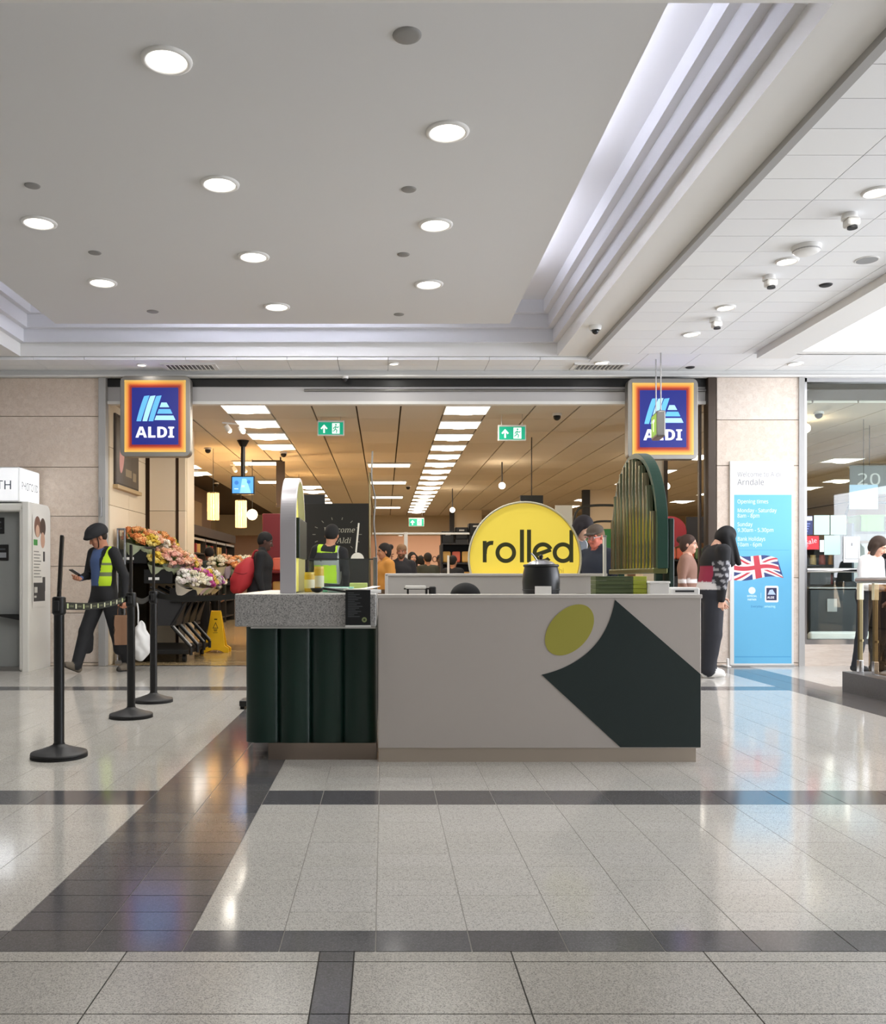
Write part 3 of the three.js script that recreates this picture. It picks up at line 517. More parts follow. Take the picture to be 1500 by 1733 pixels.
// things on the granite counter
const GT = 1.005;
for (const [px, d, h, l] of [[524, 5.95, .13, 'shorter yellow food canister on the granite counter'], [540, 6.05, .17, 'taller yellow food canister on the granite counter']]) {
  const t = thing('canister', l, 'canister', [PX(px, d), GT, -d], 0, 'yellow canisters'); part('can', lathe([[0, 0], [.03, 0], [.034, .006], [.034, h - .02], [.031, h - .012]]), mat(0xd7b04a, .4), t); part('lid', cyl(.033, .033, .016, 0, h - .005, 0), mat(0xe3c46a, .4), t); part('paper_label', new THREE.CylinderGeometry(.0346, .0346, h * .45, 24, 1, true).translate(0, h * .42, 0), mat(0xe6e0cc, .7), t);
}
{ const t = thing('black_ladle', 'black plastic ladle lying beside the yellow canisters', 'ladle', [PX(537, 5.5), GT, -5.5]); part('bowl', (() => { const g = new THREE.SphereGeometry(.042, 20, 10, 0, 7, Math.PI / 2, Math.PI / 2); g.scale(1, .7, 1); return g.translate(0, .032, 0); })(), mat(0x121416, .35, { side: THREE.DoubleSide }), t); part('handle', tube([[.035, .03, 0], [.1, .022, .02], [.2, .008, .05]], .008, 16), M.black, t); }
{ const t = thing('mint_tray', 'flat mint green tray on the granite counter', 'tray', [PX(572, 5.9), GT, -5.9]); part('tray', rbox(.2, .03, .16, .008, 0, .015, 0), mat(0x7fcdb8, .5), t); part('rim', rbox(.21, .008, .17, .003, 0, .03, 0), mat(0x9be0cc, .5), t); }
{ const t = thing('paper_stack', 'stack of white paper with curled sheet on the granite counter', 'paper', [PX(612, 5.6), GT, -5.6], .3); part('sheets', rbox(.2, .022, .2, .003, 0, .011, 0), M.paper, t); part('curled_sheet', (() => { const g = new THREE.PlaneGeometry(.2, .18, 12, 6).rotateX(-Math.PI / 2); const p = g.attributes.position; for (let i = 0; i < p.count; i++) p.setY(i, .026 + .02 * Math.max(0, p.getX(i) + .02) ** 2 * 60); g.computeVertexNormals(); return g; })(), mat(0xf4f4f2, .8, { side: THREE.DoubleSide }), t); }
single('sticky_note_block', rbox(.12, .06, .1, .004, 0, .03, 0), mat(0xcfe08a, .8), 'pale lime block of notes behind the papers', 'note block', [PX(607, 6.08), GT, -6.08]);
{ const t = thing('plastic_tray', 'clear plastic food tray between ladle and papers', 'tray', [PX(570, 5.55), GT, -5.7]); part('tray', rbox(.13, .026, .11, .01, 0, .013, 0), new THREE.MeshPhysicalMaterial({ color: 0xd6e6e6, roughness: .15, transmission: .6, thickness: 0 }), t); part('lid', rbox(.135, .006, .115, .003, 0, .029, 0), mat(0xdfe9ea, .2), t); }
{ const t = thing('folded_napkin', 'small white folded napkin holder beside the arch sign', 'napkins', [PX(519, 6.05), GT, -6.1], .4); part('holder', rbox(.05, .012, .06, .003, 0, .006, 0), M.steel, t); part('napkin', rbox(.014, .1, .05, .003, 0, .06, 0).rotateZ(-.25), M.paper, t); }
// things on the worktop behind the white counter
const WT = .955;
{ // soup kettle
  const d = 5.62, t = thing('soup_kettle', 'black barrel shaped soup kettle with steel lid behind the white counter', 'kettle', [PX(916, d), WT, -d]);
  part('body', lathe([[0, 0], [.1, 0], [.108, .01], [.116, .07], [.118, .12], [.114, .17], [.106, .21], [.1, .222]], 40), mat(0x17181a, .38), t);
  part('collar', new THREE.TorusGeometry(.104, .009, 10, 40).rotateX(Math.PI / 2).translate(0, .222, 0), M.black, t);
  part('band', new THREE.TorusGeometry(.1165, .003, 6, 40).rotateX(Math.PI / 2).translate(0, .07, 0), M.charcoal, t);
  const l = part('lid', lathe([[0, .262], [.03, .26], [.07, .247], [.095, .228], [.097, .222]], 36), M.steel, t); part('lid_knob', merge([cyl(.012, .008, .02, 0, .268, 0, 12), new THREE.SphereGeometry(.014, 12, 8).translate(0, .28, 0)]), M.black, l);
  part('ladle_handle', tube([[-.02, .24, .02], [-.05, .28, .04], [-.07, .3, .045]], .005, 10), M.steel, t);
}
{ const t = thing('folded_card', 'small white folded card before the soup kettle', 'card', [PX(920, 5.45), WT, -5.46], -.15); for (const s of [-1, 1]) part('card_leaf', box(.1, .095, .003).translate(0, .0475, 0).rotateX(s * .18).translate(0, 0, -s * .018), M.paper, t); }
{ const d = 5.6, t = thing('baseball_hat', 'black baseball cap lying on the kiosk worktop', 'hat', [PX(788, d), WT + .0, -d], -1.4); part('crown', (() => { const g = new THREE.SphereGeometry(.085, 24, 12, 0, 7, 0, Math.PI / 2); g.scale(1, 1.0, 1.15); return g.translate(0, .03, 0); })(), mat(0x141415, .85), t); part('brim', (() => { const s = new THREE.Shape(); s.absellipse(0, 0, .085, .1, 0, Math.PI, false); return slab(s, .008, .002).rotateX(Math.PI / 2 + .12).translate(0, .04, .07); })(), mat(0x161617, .8), t); part('sweatband', cyl(.083, .083, .03, 0, .015, 0, 24).scale(1, 1, 1.14), mat(0x18181a, .85), t); }
{ const d = 5.75, t = thing('card_terminal_stand', 'white paper tray on black legs with card terminal', 'tray', [PX(706, d), WT, -d]); part('paper_tray', rbox(.13, .02, .1, .004, -.01, .085, 0), M.paper, t); for (const s of [-1, 1]) part('leg', box(.012, .075, .08, s * .06, .0375, 0), M.black, t); part('terminal', rbox(.045, .09, .05, .01, .1, .045, .0), M.charcoal, t); part('shelf', box(.17, .01, .09, 0, .075, 0), M.black, t); }
single('rolled_cloth', new THREE.CapsuleGeometry(.022, .05, 6, 12).rotateZ(Math.PI / 2).translate(0, .16, 0).translate(0, -.138, 0), M.charcoal, 'dark rolled cloth beside the green boxes', 'cloth', [PX(984, 5.7), WT, -5.7]);
{ // stacked green food boxes
  const bx = [0x55623c, 0x4e5b38].map(c => mat(c, .6)), lime = mat(0xa9b33c, .6), sl = mat(0x36412a, .7);
  for (let k = 0; k < 6; k++) { const d = 5.62, t = thing('food_box', `${['lowest', 'second lowest', 'third lowest', 'third highest', 'second highest', 'topmost'][k]} dark green food box with lime end in the stack`, 'box', [PX(1047, d), WT + k * .026, -d], 0, 'stacked green food boxes'); part('carton', rbox(.235, .025, .14, .003, -.043, .0125, 0), bx[k % 2], t); part('lime_end', rbox(.085, .025, .14, .003, .117, .0125, 0), lime, t); part('lid_seam', box(.2, .003, .142, -.043, .018, 0), sl, t); }
}
{ const d = 5.55, t = thing('napkin_box', 'plain white box right of the green food boxes', 'box', [PX(1112, d), WT, -d]); part('box', rbox(.12, .11, .12, .004, 0, .055, 0), M.white, t); part('lid', rbox(.13, .014, .13, .004, 0, .117, 0), M.paper, t); }
{ const d = 5.72, t = thing('label_printer', 'flat white printer at the right end of the kiosk worktop', 'printer', [PX(1152, d), WT, -d]); part('case', rbox(.2, .085, .16, .015, 0, .0425, 0), M.white, t); part('paper_slot', box(.12, .012, .004, 0, .06, .081), M.charcoal, t); }
{ // steel poles of the kiosk guard
  const t = thing('kiosk_post', 'thin white upright post beside the fluted arch', 'post', [PX(1021, 6.95), 0, -6.9]); part('tube', rbox(.025, 1.42, .025, .005, 0, .71, 0), M.white, t); part('cap', rbox(.03, .012, .03, .003, 0, 1.424, 0), M.greyTrim, t);
}
// bin between counter and queue, low behind the fluted base
{ const d = 7.5, t = thing('black_caster_frame', 'low black trolley foot peeping out beside the fluted base', 'trolley', [-1.17, 0, -d]); part('foot', rbox(.12, .05, .2, .01, .02, .05, 0), M.black, t); part('wheel', cyl(.03, .03, .03, 0, 0, 0, 16).rotateZ(Math.PI / 2).translate(-.02, .03, .05), M.rubber, t); part('upright', rbox(.04, .8, .04, .006, .04, .45, 0), M.black, t); }
// ---------------------------------------------------------------- queue barriers
const postBody = lathe([[0, .012], [.165, .012], [.168, .02], [.165, .032], [.12, .045], [.06, .066], [.036, .078], [.034, .085]], 40);
function stanchion(px, py, label, lean) {
  const d = 1650 / (py - 978), t = thing('queue_post', label, 'barrier post', [PX(px, d), 0, -d], 0, 'black queue posts');
  part('base', postBody, mat(0x1d1d1f, .5), t); part('base_rim', cyl(.168, .168, .014, 0, .007, 0, 40), M.rubber, t);
  part('pole', cyl(.031, .031, .8, 0, .48, 0, 24), mat(0x151516, .4), t);
  const head = part('belt_head', lathe([[0, .985], [.03, .985], [.04, .978], [.041, .885], [.034, .875], [.03, .87]], 24), M.black, t); part('belt_clip', rbox(.03, .06, .02, .004, 0, .93, .042), M.charcoal, head);
  const sg = part('sign_frame', merge([rbox(.022, .34, .21, .006, 0, .205, 0), cyl(.012, .014, .05, 0, .015, 0, 12)]), mat(0x18130f, .5), t, [0, .985, 0]); sg.rotation.set(0, Math.atan2(-PX(px, d), d) * .93, -lean); return [PX(px, d), -d];
}
const P1 = stanchion(100, 1281, 'nearest black queue post with sign frame seen edge on', .05), P2 = stanchion(222, 1214, 'middle black queue post before the cream wall', .0), P3 = stanchion(260, 1188, 'farthest black queue post beside the flowers', 0);
const beltTex = canvasTex(1024, 48, (g, w, h) => { g.fillStyle = '#20241c'; g.fillRect(0, 0, w, h); for (let k = 0; k < 9; k++) { g.fillStyle = k % 2 ? '#d8dcc0' : '#c9d6a0'; g.fillRect(18 + k * 113, 8, 22, 32); g.fillStyle = '#aab08a'; g.font = '22px sans-serif'; g.fillText('rolled', 52 + k * 113, 31); } });
function belt(a, b, y0, y1, m, label) {
  const n = 24, pos = [], uv = [], idx = [], h = .046;
  const A = V(a[0], y0, a[1]), B = V(b[0], y1, b[1]);
  for (let i = 0; i <= n; i++) { const t = i / n, p = A.clone().lerp(B, t); p.y -= .025 * Math.sin(Math.PI * t); for (const [s, o] of [[-1, .001], [1, .001], [1, -.001], [-1, -.001]]) { pos.push(p.x, p.y + s * h / 2, p.z + o); uv.push(t, s > 0 ? 1 : 0); } }
  for (let i = 0; i < n; i++) for (let k = 0; k < 4; k++) { const p = i * 4 + k, q = i * 4 + (k + 1) % 4; idx.push(p, p + 4, q, q, p + 4, q + 4); }
  const g = new THREE.BufferGeometry(); g.setAttribute('position', new THREE.Float32BufferAttribute(pos, 3)); g.setAttribute('uv', new THREE.Float32BufferAttribute(uv, 2)); g.setIndex(idx); const q = g.toNonIndexed(); q.computeVertexNormals();
  single('queue_belt', q, m, label, 'belt', [0, 0, 0], 'queue belts');
}
belt([P1[0] + .04, P1[1]], [P2[0] - .035, P2[1]], .928, .935, mat(0xffffff, .8, { map: beltTex }), 'printed queue belt with pale marks between nearest and middle posts');
belt([P3[0] + .035, P3[1]], [-1.22, -7.48], .94, .95, mat(0x1b1b18, .7), 'plain black queue belt from farthest post to the kiosk');
belt([P2[0] + .03, P2[1] - .02], [P3[0] - .03, P3[1] + .02], .93, .93, mat(0x1b1b18, .7), 'short black queue belt between middle and farthest posts');
// ---------------------------------------------------------------- photo booth
{
  const t = thing('photo_booth', 'white photo booth with grey panel and lit white sign box on top', 'photo booth', [-4.17, 0, -10.4]);
  const W = 1.9, white = mat(0xe4e3dd, .4);
  const s = new THREE.Shape(); s.moveTo(0, 0); s.lineTo(0, 1.98); s.lineTo(.54, 1.98); s.quadraticCurveTo(.66, 1.98, .66, 1.86); s.lineTo(.66, 0); s.closePath();
  part('side_panel', slab(s, .06, .012).rotateY(Math.PI / 2).translate(-.066, .003, 0), white, t);
  part('top', rbox(W, .1, .66, .03, -W / 2 - .02, 1.93, -.33), white, t);
  part('front_pillar', rbox(.1, 1.95, .1, .03, -.07, .98, -.05), white, t);
  part('recess_panel', span(-W, -.07, .0, 1.9, -.12, -.64), mat(0x8b8e8d, .45), t);
  part('kick_plate', span(-W, -.07, 0, .05, -.06, -.12), M.brushed, t);
  part('seat_shelf', (() => { const q = new THREE.Shape(); q.moveTo(0, 0); q.lineTo(-.26, .05); q.lineTo(-.26, .07); q.lineTo(0, .07); return slab(q, .1, .002); })(), M.black, t, [-.1, .6, -.12]);
  for (const [x, y, l] of [[-.41, 1.72, 0], [-.36, 1.4, 1]]) { const p = part('notice', rbox(.15, .19, .012, .004, x, y, -.115), M.black, t); part('notice_print', box(.1, l ? .06 : .012, .002, x, y - .03, -.108), mat(l ? 0x8f9398 : 0x3a3c40, .5), p); part('notice_print', box(.08, .02, .002, x, y + .04, -.108), mat(0x4a4d52, .5), p); }
  const pic = canvasTex(256, 640, (g, w, h) => {
    g.fillStyle = '#e6e5df'; g.fillRect(0, 0, w, h); g.fillStyle = '#7a5648'; g.beginPath(); g.ellipse(90, 80, 58, 74, 0, 0, 7); g.fill(); g.fillStyle = '#d9b49c'; g.beginPath(); g.ellipse(92, 110, 34, 44, 0, 0, 7); g.fill(); g.fillStyle = '#4a3a34'; g.beginPath(); g.ellipse(186, 80, 52, 66, 0, 0, 7); g.fill(); g.fillStyle = '#caa28c'; g.beginPath(); g.ellipse(184, 170, 40, 56, 0, 0, 7); g.fill();
    g.fillStyle = '#3f9a4a'; g.fillRect(20, 170, 70, 40); g.fillStyle = '#8a8a86'; for (let k = 0; k < 9; k++) g.fillRect(24, 250 + k * 22, 90 + (k * 31) % 50, 7); g.fillStyle = '#3b3d40'; g.fillRect(190, 250, 34, 70); g.fillRect(20, 470, 205, 130); g.fillRect(180, 430, 50, 100); g.fillStyle = '#d6d6d0'; g.fillRect(34, 500, 54, 40); g.fillRect(32, 560, 40, 14);
  });
  part('side_print', new THREE.PlaneGeometry(.44, 1.1).rotateY(Math.PI / 2).translate(.0125, 1.3, -.3), mat(0xffffff, .45, { map: pic }), t);
  const front = canvasTex(1024, 256, (g, w, h) => { g.fillStyle = '#ffffff'; g.fillRect(0, 0, w, h); g.fillStyle = '#454a52'; g.font = '96px sans-serif'; g.textAlign = 'right'; g.fillText('PHOTO BOOTH', w - 40, 168); });
  const sideT = canvasTex(384, 256, (g, w, h) => { g.fillStyle = '#ffffff'; g.fillRect(0, 0, w, h); g.fillStyle = '#454a52'; g.font = '84px sans-serif'; g.textAlign = 'center'; g.fillText('PHOTO ID', w / 2, 164, 340); });
  const em = tx => new THREE.MeshStandardMaterial({ map: tx, emissive: 0xf4f8ff, emissiveMap: tx, emissiveIntensity: .2, roughness: .4 });
  const b = part('sign_box', rbox(1.7, .41, .6, .02, -.96, 2.2, -.31), mat(0xf2f4f4, .4), t);
  part('lit_front', new THREE.PlaneGeometry(1.66, .38).translate(-.96, 2.2, -.008), em(front), b); part('lit_side', new THREE.PlaneGeometry(.57, .38).rotateY(Math.PI / 2).translate(-.108, 2.2, -.31), em(sideT), b);
  areaLight(1.6, .36, 0xf4f8ff, .8, [-5.13, 2.2, -10.37], [-5.13, 2.2, 0]);
}
// ---------------------------------------------------------------- opening hours banner
{
  const d = 11.02, x0 = PX(1236, d), x1 = PX(1344, d), w = x1 - x0, h = PY(779, d) - .02, t = thing('welcome_banner', 'tall white and sky blue welcome banner with flag print on the right pilaster', 'banner', [(x0 + x1) / 2, 0, -d]);
  part('board', rbox(w, h, .03, .005, 0, .01 + h / 2, -.016), mat(0xdfdfdb, .5), t);
  const tx = canvasTex(640, 2040, (g, W, H) => {
    g.fillStyle = '#dfdfdb'; g.fillRect(0, 0, W, H); const q = W / 108, Yp = py => (py - 779) * q, Xp = px => (px - 1236) * q;
    g.fillStyle = '#68b6de'; g.fillRect(Xp(1242.5), Yp(835.5), Xp(1340.5) - Xp(1242.5), Yp(1120) - Yp(835.5));
    g.fillStyle = '#8f8f92'; g.font = `${11.5 * q}px sans-serif`; g.fillText('Welcome to Aldi', Xp(1248), Yp(805), 74 * q); g.fillStyle = '#77787c'; g.font = `${13.5 * q}px sans-serif`; g.fillText('Arndale', Xp(1248), Yp(819), 46 * q);
    g.fillStyle = '#e2f4fb'; g.font = `${9 * q}px sans-serif`;
    for (const [s, y, wd] of [['Opening times', 850, 53], ['Monday - Saturday', 865, 67], ['8am - 8pm', 874, 38], ['Sunday', 888.5, 26], ['9.30am - 5.30pm', 898, 62], ['Bank Holidays', 913, 48], ['10am - 6pm', 922.5, 42]]) g.fillText(s, Xp(1248), Yp(y), wd * q);
    g.fillStyle = '#4f9fd2'; g.fillRect(Xp(1244), Yp(928.5), 92 * q, q * .8); g.fillRect(Xp(1244), Yp(1108), 95 * q, q * 1.6);
    // waving flag
    const fx0 = 1242.5, N = 44, wave = (u, v) => { const x = fx0 + u * (74 + 10 * v * v), y = 934.5 + 3.5 * Math.sin(u * 5.2 + .6) + (6 + 4 * u) * u + v * (43 - 10 * u); return [Xp(x), Yp(y)]; };
    const quad = (u0, v0, u1, v1, c) => { g.fillStyle = c; g.beginPath(); for (let i = 0; i <= N; i++) g.lineTo(...wave(u0 + (u1 - u0) * i / N, v0)); for (let i = N; i >= 0; i--) g.lineTo(...wave(u0 + (u1 - u0) * i / N, v1)); g.closePath(); g.fill(); };
    const diag = (ua, va, ub, vb, wd, c) => { g.fillStyle = c; g.beginPath(); const P = [], Q = []; for (let i = 0; i <= N; i++) { const t = i / N, u = ua + (ub - ua) * t, v = va + (vb - va) * t; P.push(wave(u, Math.min(1, Math.max(0, v - wd)))); Q.push(wave(u, Math.min(1, Math.max(0, v + wd)))); } P.concat(Q.reverse()).forEach(p => g.lineTo(...p)); g.closePath(); g.fill(); };
    quad(0, 0, 1, 1, '#38447a'); for (const [a, b, c, e] of [[-.1, -.1, 1, 1], [-.1, 1.1, 1, 0]]) { diag(Math.max(0, a), a < 0 ? (b < 0 ? 0 : 1) : b, c, e, .15, '#f1ece8'); diag(0, b < 0 ? 0 : 1, c, e, .045, '#c8404c'); }
    quad(0, .34, 1, .68, '#f4efec'); quad(.38, 0, .62, 1, '#f4efec'); quad(0, .42, 1, .60, '#c63f4d'); quad(.44, 0, .57, 1, '#c63f4d');
    // badges
    g.fillStyle = '#dff3fb'; g.beginPath(); g.arc(Xp(1273), Yp(997), 6 * q, 0, 7); g.fill(); g.font = `bold ${4.6 * q}px sans-serif`; g.textAlign = 'center'; g.fillText('OFFICIAL', Xp(1273), Yp(1008), 17 * q); g.fillText('PARTNER', Xp(1273), Yp(1014), 15 * q); g.textAlign = 'left';
    g.fillRect(Xp(1288), Yp(1001), q * .5, 9 * q); g.fillStyle = '#f6f6f6'; roundRect(g, Xp(1295), Yp(989), 23 * q, 28 * q, 3 * q); g.fill(); g.fillStyle = '#2b2f55'; g.fillRect(Xp(1297.5), Yp(992.5), 17.5 * q, 21 * q);
    g.fillStyle = '#b8cdea'; g.beginPath(); g.moveTo(Xp(1299.5), Yp(1004)); g.lineTo(Xp(1303), Yp(996)); g.lineTo(Xp(1308), Yp(995)); g.lineTo(Xp(1313.5), Yp(1004)); g.closePath(); g.fill(); g.fillStyle = '#ffffff'; g.font = `bold ${5.2 * q}px sans-serif`; g.fillText('ALDI', Xp(1299), Yp(1010.5), 14.5 * q);
    g.fillStyle = '#2f74b4'; g.font = `${5 * q}px sans-serif`; g.fillText('Everyday', Xp(1271), Yp(1025.5), 22 * q); g.fillStyle = '#d6fbff'; g.fillText('amazing', Xp(1294), Yp(1025.5), 23 * q);
  });
  part('print', new THREE.PlaneGeometry(w - .004, h - .004).translate(0, .01 + h / 2, .0005), mat(0xffffff, .35, { map: tx }), t);
  part('foot_rail', rbox(w, .02, .06, .004, 0, .01, 0), M.greyTrim, t);
}
single('door_guide', merge([rbox(.05, .02, .2, .004, 0, .01, 0), rbox(.03, .1, .03, .006, 0, .06, .05)]), M.white, 'small white floor fitting left of the banner', 'fitting', [PX(1228, 10.98), 0, -10.95]);
// ---------------------------------------------------------------- balustrade around the stair void
{
  const t = thing('glass_balustrade', 'smoked glass balustrade with brass posts on a dark granite kerb', 'balustrade', [4.46, 0, -8.62]);
  const dark = mat(0xffffff, .35, { map: darkStone });
  part('kerb_stone', worldUV(span(0, .36, 0, .19, 0, 5.5)), dark, t); part('kerb_stone', worldUV(span(.36, 5.2, 0, .19, 0, .36)), dark, t);
  for (const [x, z] of [[.12, .1], [.17, .1 + .17], [.12, 1.9], [.12, 3.7], [2, .1], [4, .1]]) part('brass_post', merge([rbox(.035, .86, .035, .004, x, .62, z), cyl(.02, .02, .02, x, .5, z + .02, 10).rotateX(0)]), M.brass, t);
  for (const [x, z] of [[.12, .1], [.17, .27]]) { part('steel_foot', rbox(.045, .12, .045, .004, x, .25, z), M.chrome, t); part('steel_head', rbox(.045, .16, .045, .004, x, .97, z), mat(0xe6e3c8, .4, { metalness: .4 }), t); }
  part('glass_pane', span(.135, .147, .2, 1.04, .32, 1.85), M.brownGlass, t); part('glass_pane', span(.135, .147, .2, 1.04, 1.95, 3.65), M.brownGlass, t); part('glass_pane', span(.2, 1.95, .2, 1.04, .1, .112), M.brownGlass, t); part('glass_pane', span(2.05, 3.95, .2, 1.04, .1, .112), M.brownGlass, t);
  part('handrail', merge([bar([.12, 1.078, .06], [.12, 1.078, 5.5], .03, 16), new THREE.SphereGeometry(.03, 16, 10).translate(.12, 1.078, .06), bar([.12, 1.078, .1], [5.2, 1.078, .1], .03, 16)]), M.steel, t);
}
// ---------------------------------------------------------------- notices on the shop window
const GLASSZ = -11.118;
function notice(px0, px1, py0, py1, m, label, name = 'window_notice', extra) {
  const d = 11.118, w = PX(px1, d) - PX(px0, d), h = PY(py0, d) - PY(py1, d), t = thing(name, label, 'notice', [PX((px0 + px1) / 2, d), PY((py0 + py1) / 2, d), GLASSZ]);
  part('sheet', box(w, h, .002, 0, 0, -.0005), m, t); if (extra) extra(t, w, h); return t;
}
const mint = mat(0xb4d0c6, .7);
notice(1378, 1404.5, 872, 905, mint, 'pale green blank poster, left one of the upper pair on the window');
notice(1406, 1433, 872, 905, mint, 'pale green blank poster, right one of the upper pair on the window');
notice(1395.5, 1422.5, 906, 939, mint, 'pale green blank poster below the upper pair on the window');
notice(1354, 1376, 873, 905, mat(0x232c5c, .6), 'navy blue notice with pale heading at the window edge', 'window_notice', (t, w, h) => { part('heading', box(w * .9, h * .22, .002, 0, h * .36, .0015), mat(0xcfe0f2, .6), t); for (let k = 0; k < 4; k++) part('text_line', box(w * (.75 - .12 * k), h * .05, .002, -w * .08, h * (.08 - .13 * k), .0015), mat(0x6f7fc0, .6), t); });
const saleTex = canvasTex(256, 208, (g, w, h) => { g.fillStyle = '#c4202c'; g.fillRect(0, 0, w, h); g.fillStyle = '#f2b0b0'; g.font = 'bold 96px serif'; g.save(); g.translate(30, 140); g.rotate(-.2); g.fillText('Sale', 0, 0, 210); g.restore(); g.fillStyle = '#e06a70'; g.beginPath(); g.arc(52, 150, 30, 0, 7); g.fill(); });
notice(1360, 1386.5, 907, 930, mat(0xffffff, .6, { map: saleTex }), 'red sale notice with white script on the window');
notice(1388, 1395, 914, 934, M.paper, 'narrow white slip between red notice and blank poster');
notice(1428, 1456, 908, 952, mat(0xeef2f2, .6), 'white framed notice beside the woman in white', 'window_notice', (t, w, h) => { part('inner_border', merge([box(w * .8, .006, .002, 0, h * .36, .002), box(w * .8, .006, .002, 0, -h * .36, .002), box(.006, h * .72, .002, w * .4, 0, .002), box(.006, h * .72, .002, -w * .4, 0, .002)]), M.greyTrim, t); part('figure_mark', box(w * .1, h * .12, .002, 0, h * .2, .002), M.grid, t); });
// ---------------------------------------------------------------- inside the shop
// glazed picture on the cream return wall
{
  const tx = canvasTex(320, 512, (g, w, h) => { g.fillStyle = '#4a4138'; g.fillRect(0, 0, w, h); g.fillStyle = '#c88a84'; g.beginPath(); g.ellipse(76, 280, 34, 150, .1, 0, 7); g.fill(); g.fillStyle = '#8a7a60'; g.fillRect(130, 380, 90, 60); g.fillRect(240, 390, 50, 70); g.fillStyle = '#332c26'; g.fillRect(222, 0, 6, h); });
  const t = thing('framed_picture', 'dark framed picture on the cream entrance wall behind the left sign', 'picture', [-3.452, 2.75, -11.85]);
  part('frame', rbox(.05, .92, 1.06, .006, .0, 0, 0), mat(0x3a3028, .5), t); part('picture', new THREE.PlaneGeometry(.98, .84).rotateY(Math.PI / 2).translate(.0265, 0, 0), mat(0xffffff, .35, { map: tx }), t); part('sill', rbox(.09, .05, 1.12, .006, .02, -.48, 0), mat(0xb59a70, .5), t);
}
single('push_plate', rbox(.012, .24, .05, .004), M.steel, 'narrow steel plate on the trim beside the helmeted man', 'plate', [-3.515, 1.98, -11.032]);
single('push_plate', rbox(.012, .14, .05, .004), M.charcoal, 'small dark plate below the steel plate', 'plate', [-3.515, 1.6, -11.032]);
{ // security gate at the door
  const d = 11.3, t = thing('security_gate', 'slim silver framed clear security gate at the left of the entrance', 'gate', [PX(206, d), 0, -d]);
  part('gate_frame', merge([rbox(.02, 1.72, .07, .005, -.045, .86, 0), rbox(.02, 1.72, .07, .005, .045, .86, 0), rbox(.11, .025, .07, .005, 0, 1.72, 0), rbox(.14, .05, .12, .006, 0, .025, 0)]), M.steel, t); part('clear_panel', box(.07, 1.65, .012, 0, .86, 0), M.glass, t);
}
// tiered flower stand
const standMat = mat(0x121213, .5);
{
  const t = thing('flower_stand', 'black tiered flower stand with angled side frames inside the entrance', 'stand', [-3.05, 0, -12.1]);
  for (const [x, y, w] of [[-.2, 1.3, .36], [.13, 1.04, .36], [.45, .8, .34]]) { part('tier', rbox(w, .03, 1.3, .006, x, y, 0).rotateZ(0), standMat, t); part('tier_lip', rbox(.015, .18, 1.3, .003, x + w / 2, y + .08, 0), standMat, t); part('tier_lip', rbox(w, .18, .015, .003, x, y + .08, .65), standMat, t); part('price_rail', rbox(.14, .035, .006, .002, x - .05, y + .05, .662), M.paper, t); }
  part('back_panel', rbox(.03, 1.2, 1.3, .005, -.38, .75, 0), standMat, t);
  for (let k = 0; k < 4; k++) { const z = .62 - k * .41, P = [[-.05, .8], [.42, .8], [.3, .5], [.52, .16]]; const f = [bar([.02, .98, z], [.3, .84, z], .02), bar([.5, .82, z], [.3, .48, z], .022), bar([.3, .48, z], [.55, .2, z], .022), bar([.55, .2, z], [.55, .1, z], .022)]; part('side_frame', merge(f), standMat, t); part('frame_strip', bar([.325, .48, z + .012], [.56, .22, z + .012], .01), M.greyTrim, t); part('bucket', (() => { const g = box(.34, .36, .3, .28, .66, z - .16); const p = g.attributes.position; for (let i = 0; i < p.count; i++) if (p.getY(i) < .6) p.setX(i, .28 + (p.getX(i) - .28) * .7 - .05); g.computeVertexNormals(); return g; })(), M.charcoal, t); }
  part('base_tray', rbox(.95, .06, 1.3, .01, .05, .14, 0), standMat, t); for (const [x, z] of [[-.35, .55], [.45, .55], [-.35, -.55], [.45, -.55]]) part('caster', cyl(.05, .05, .04, 0, 0, 0, 16).rotateZ(Math.PI / 2).translate(x, .055, z), M.rubber, t);
}
// bouquets
function bouquetGeo(r, n) {
  const heads = [], leaves = [];
  for (let k = 0; k < n; k++) { const a = rnd() * 6.28, q = Math.sqrt(rnd()) * r, s = rr(.022, .046), g = new THREE.IcosahedronGeometry(s, 1), p = g.attributes.position; for (let i = 0; i < p.count; i++) { const f = 1 + .22 * Math.sin(i * 2.4 + k); p.setXYZ(i, p.getX(i) * f, p.getY(i) * .7 * f, p.getZ(i) * f); } g.computeVertexNormals(); g.translate(Math.cos(a) * q, .26 + .09 * Math.cos(q / r * 1.4) + rr(-.03, .05), Math.sin(a) * q); heads.push(g); }
  for (let k = 0; k < 24; k++) { const a = rnd() * 6.28, l = rr(.12, .24), g = new THREE.ConeGeometry(.018, l, 4, 1).scale(1, 1, .25).translate(0, l / 2, 0).rotateZ(-rr(.1, 1.0)).rotateY(a).translate(0, .22, 0); leaves.push(g); }
  return [merge(heads), merge(leaves)];
}
const wrapGeo = lathe([[.03, 0], [.05, .04], [.1, .17], [.13, .22]], 14);
const wraps = [0xe9e2d6, 0xd9c0c8, 0xc8d2b0, 0xe3d6b0].map(c => mat(c, .6, { side: THREE.DoubleSide })), leafM = [mat(0x5d7a35, .7), mat(0x8f9b48, .7)];
const kinds = [['pink', 0xe0a08e, 0xf0c4b0], ['orange', 0xe08a4a, 0xf0b070], ['yellow', 0xe8c648, 0xf2dc80], ['cream', 0xf0e6cc, 0xf6f0e0], ['purple', 0x8a3a86, 0xb870b0], ['magenta', 0xcc4a9a, 0xe08ac0], ['white', 0xf2eee6, 0xe8dcd8], ['peach', 0xecb48e, 0xf2ccb0]];
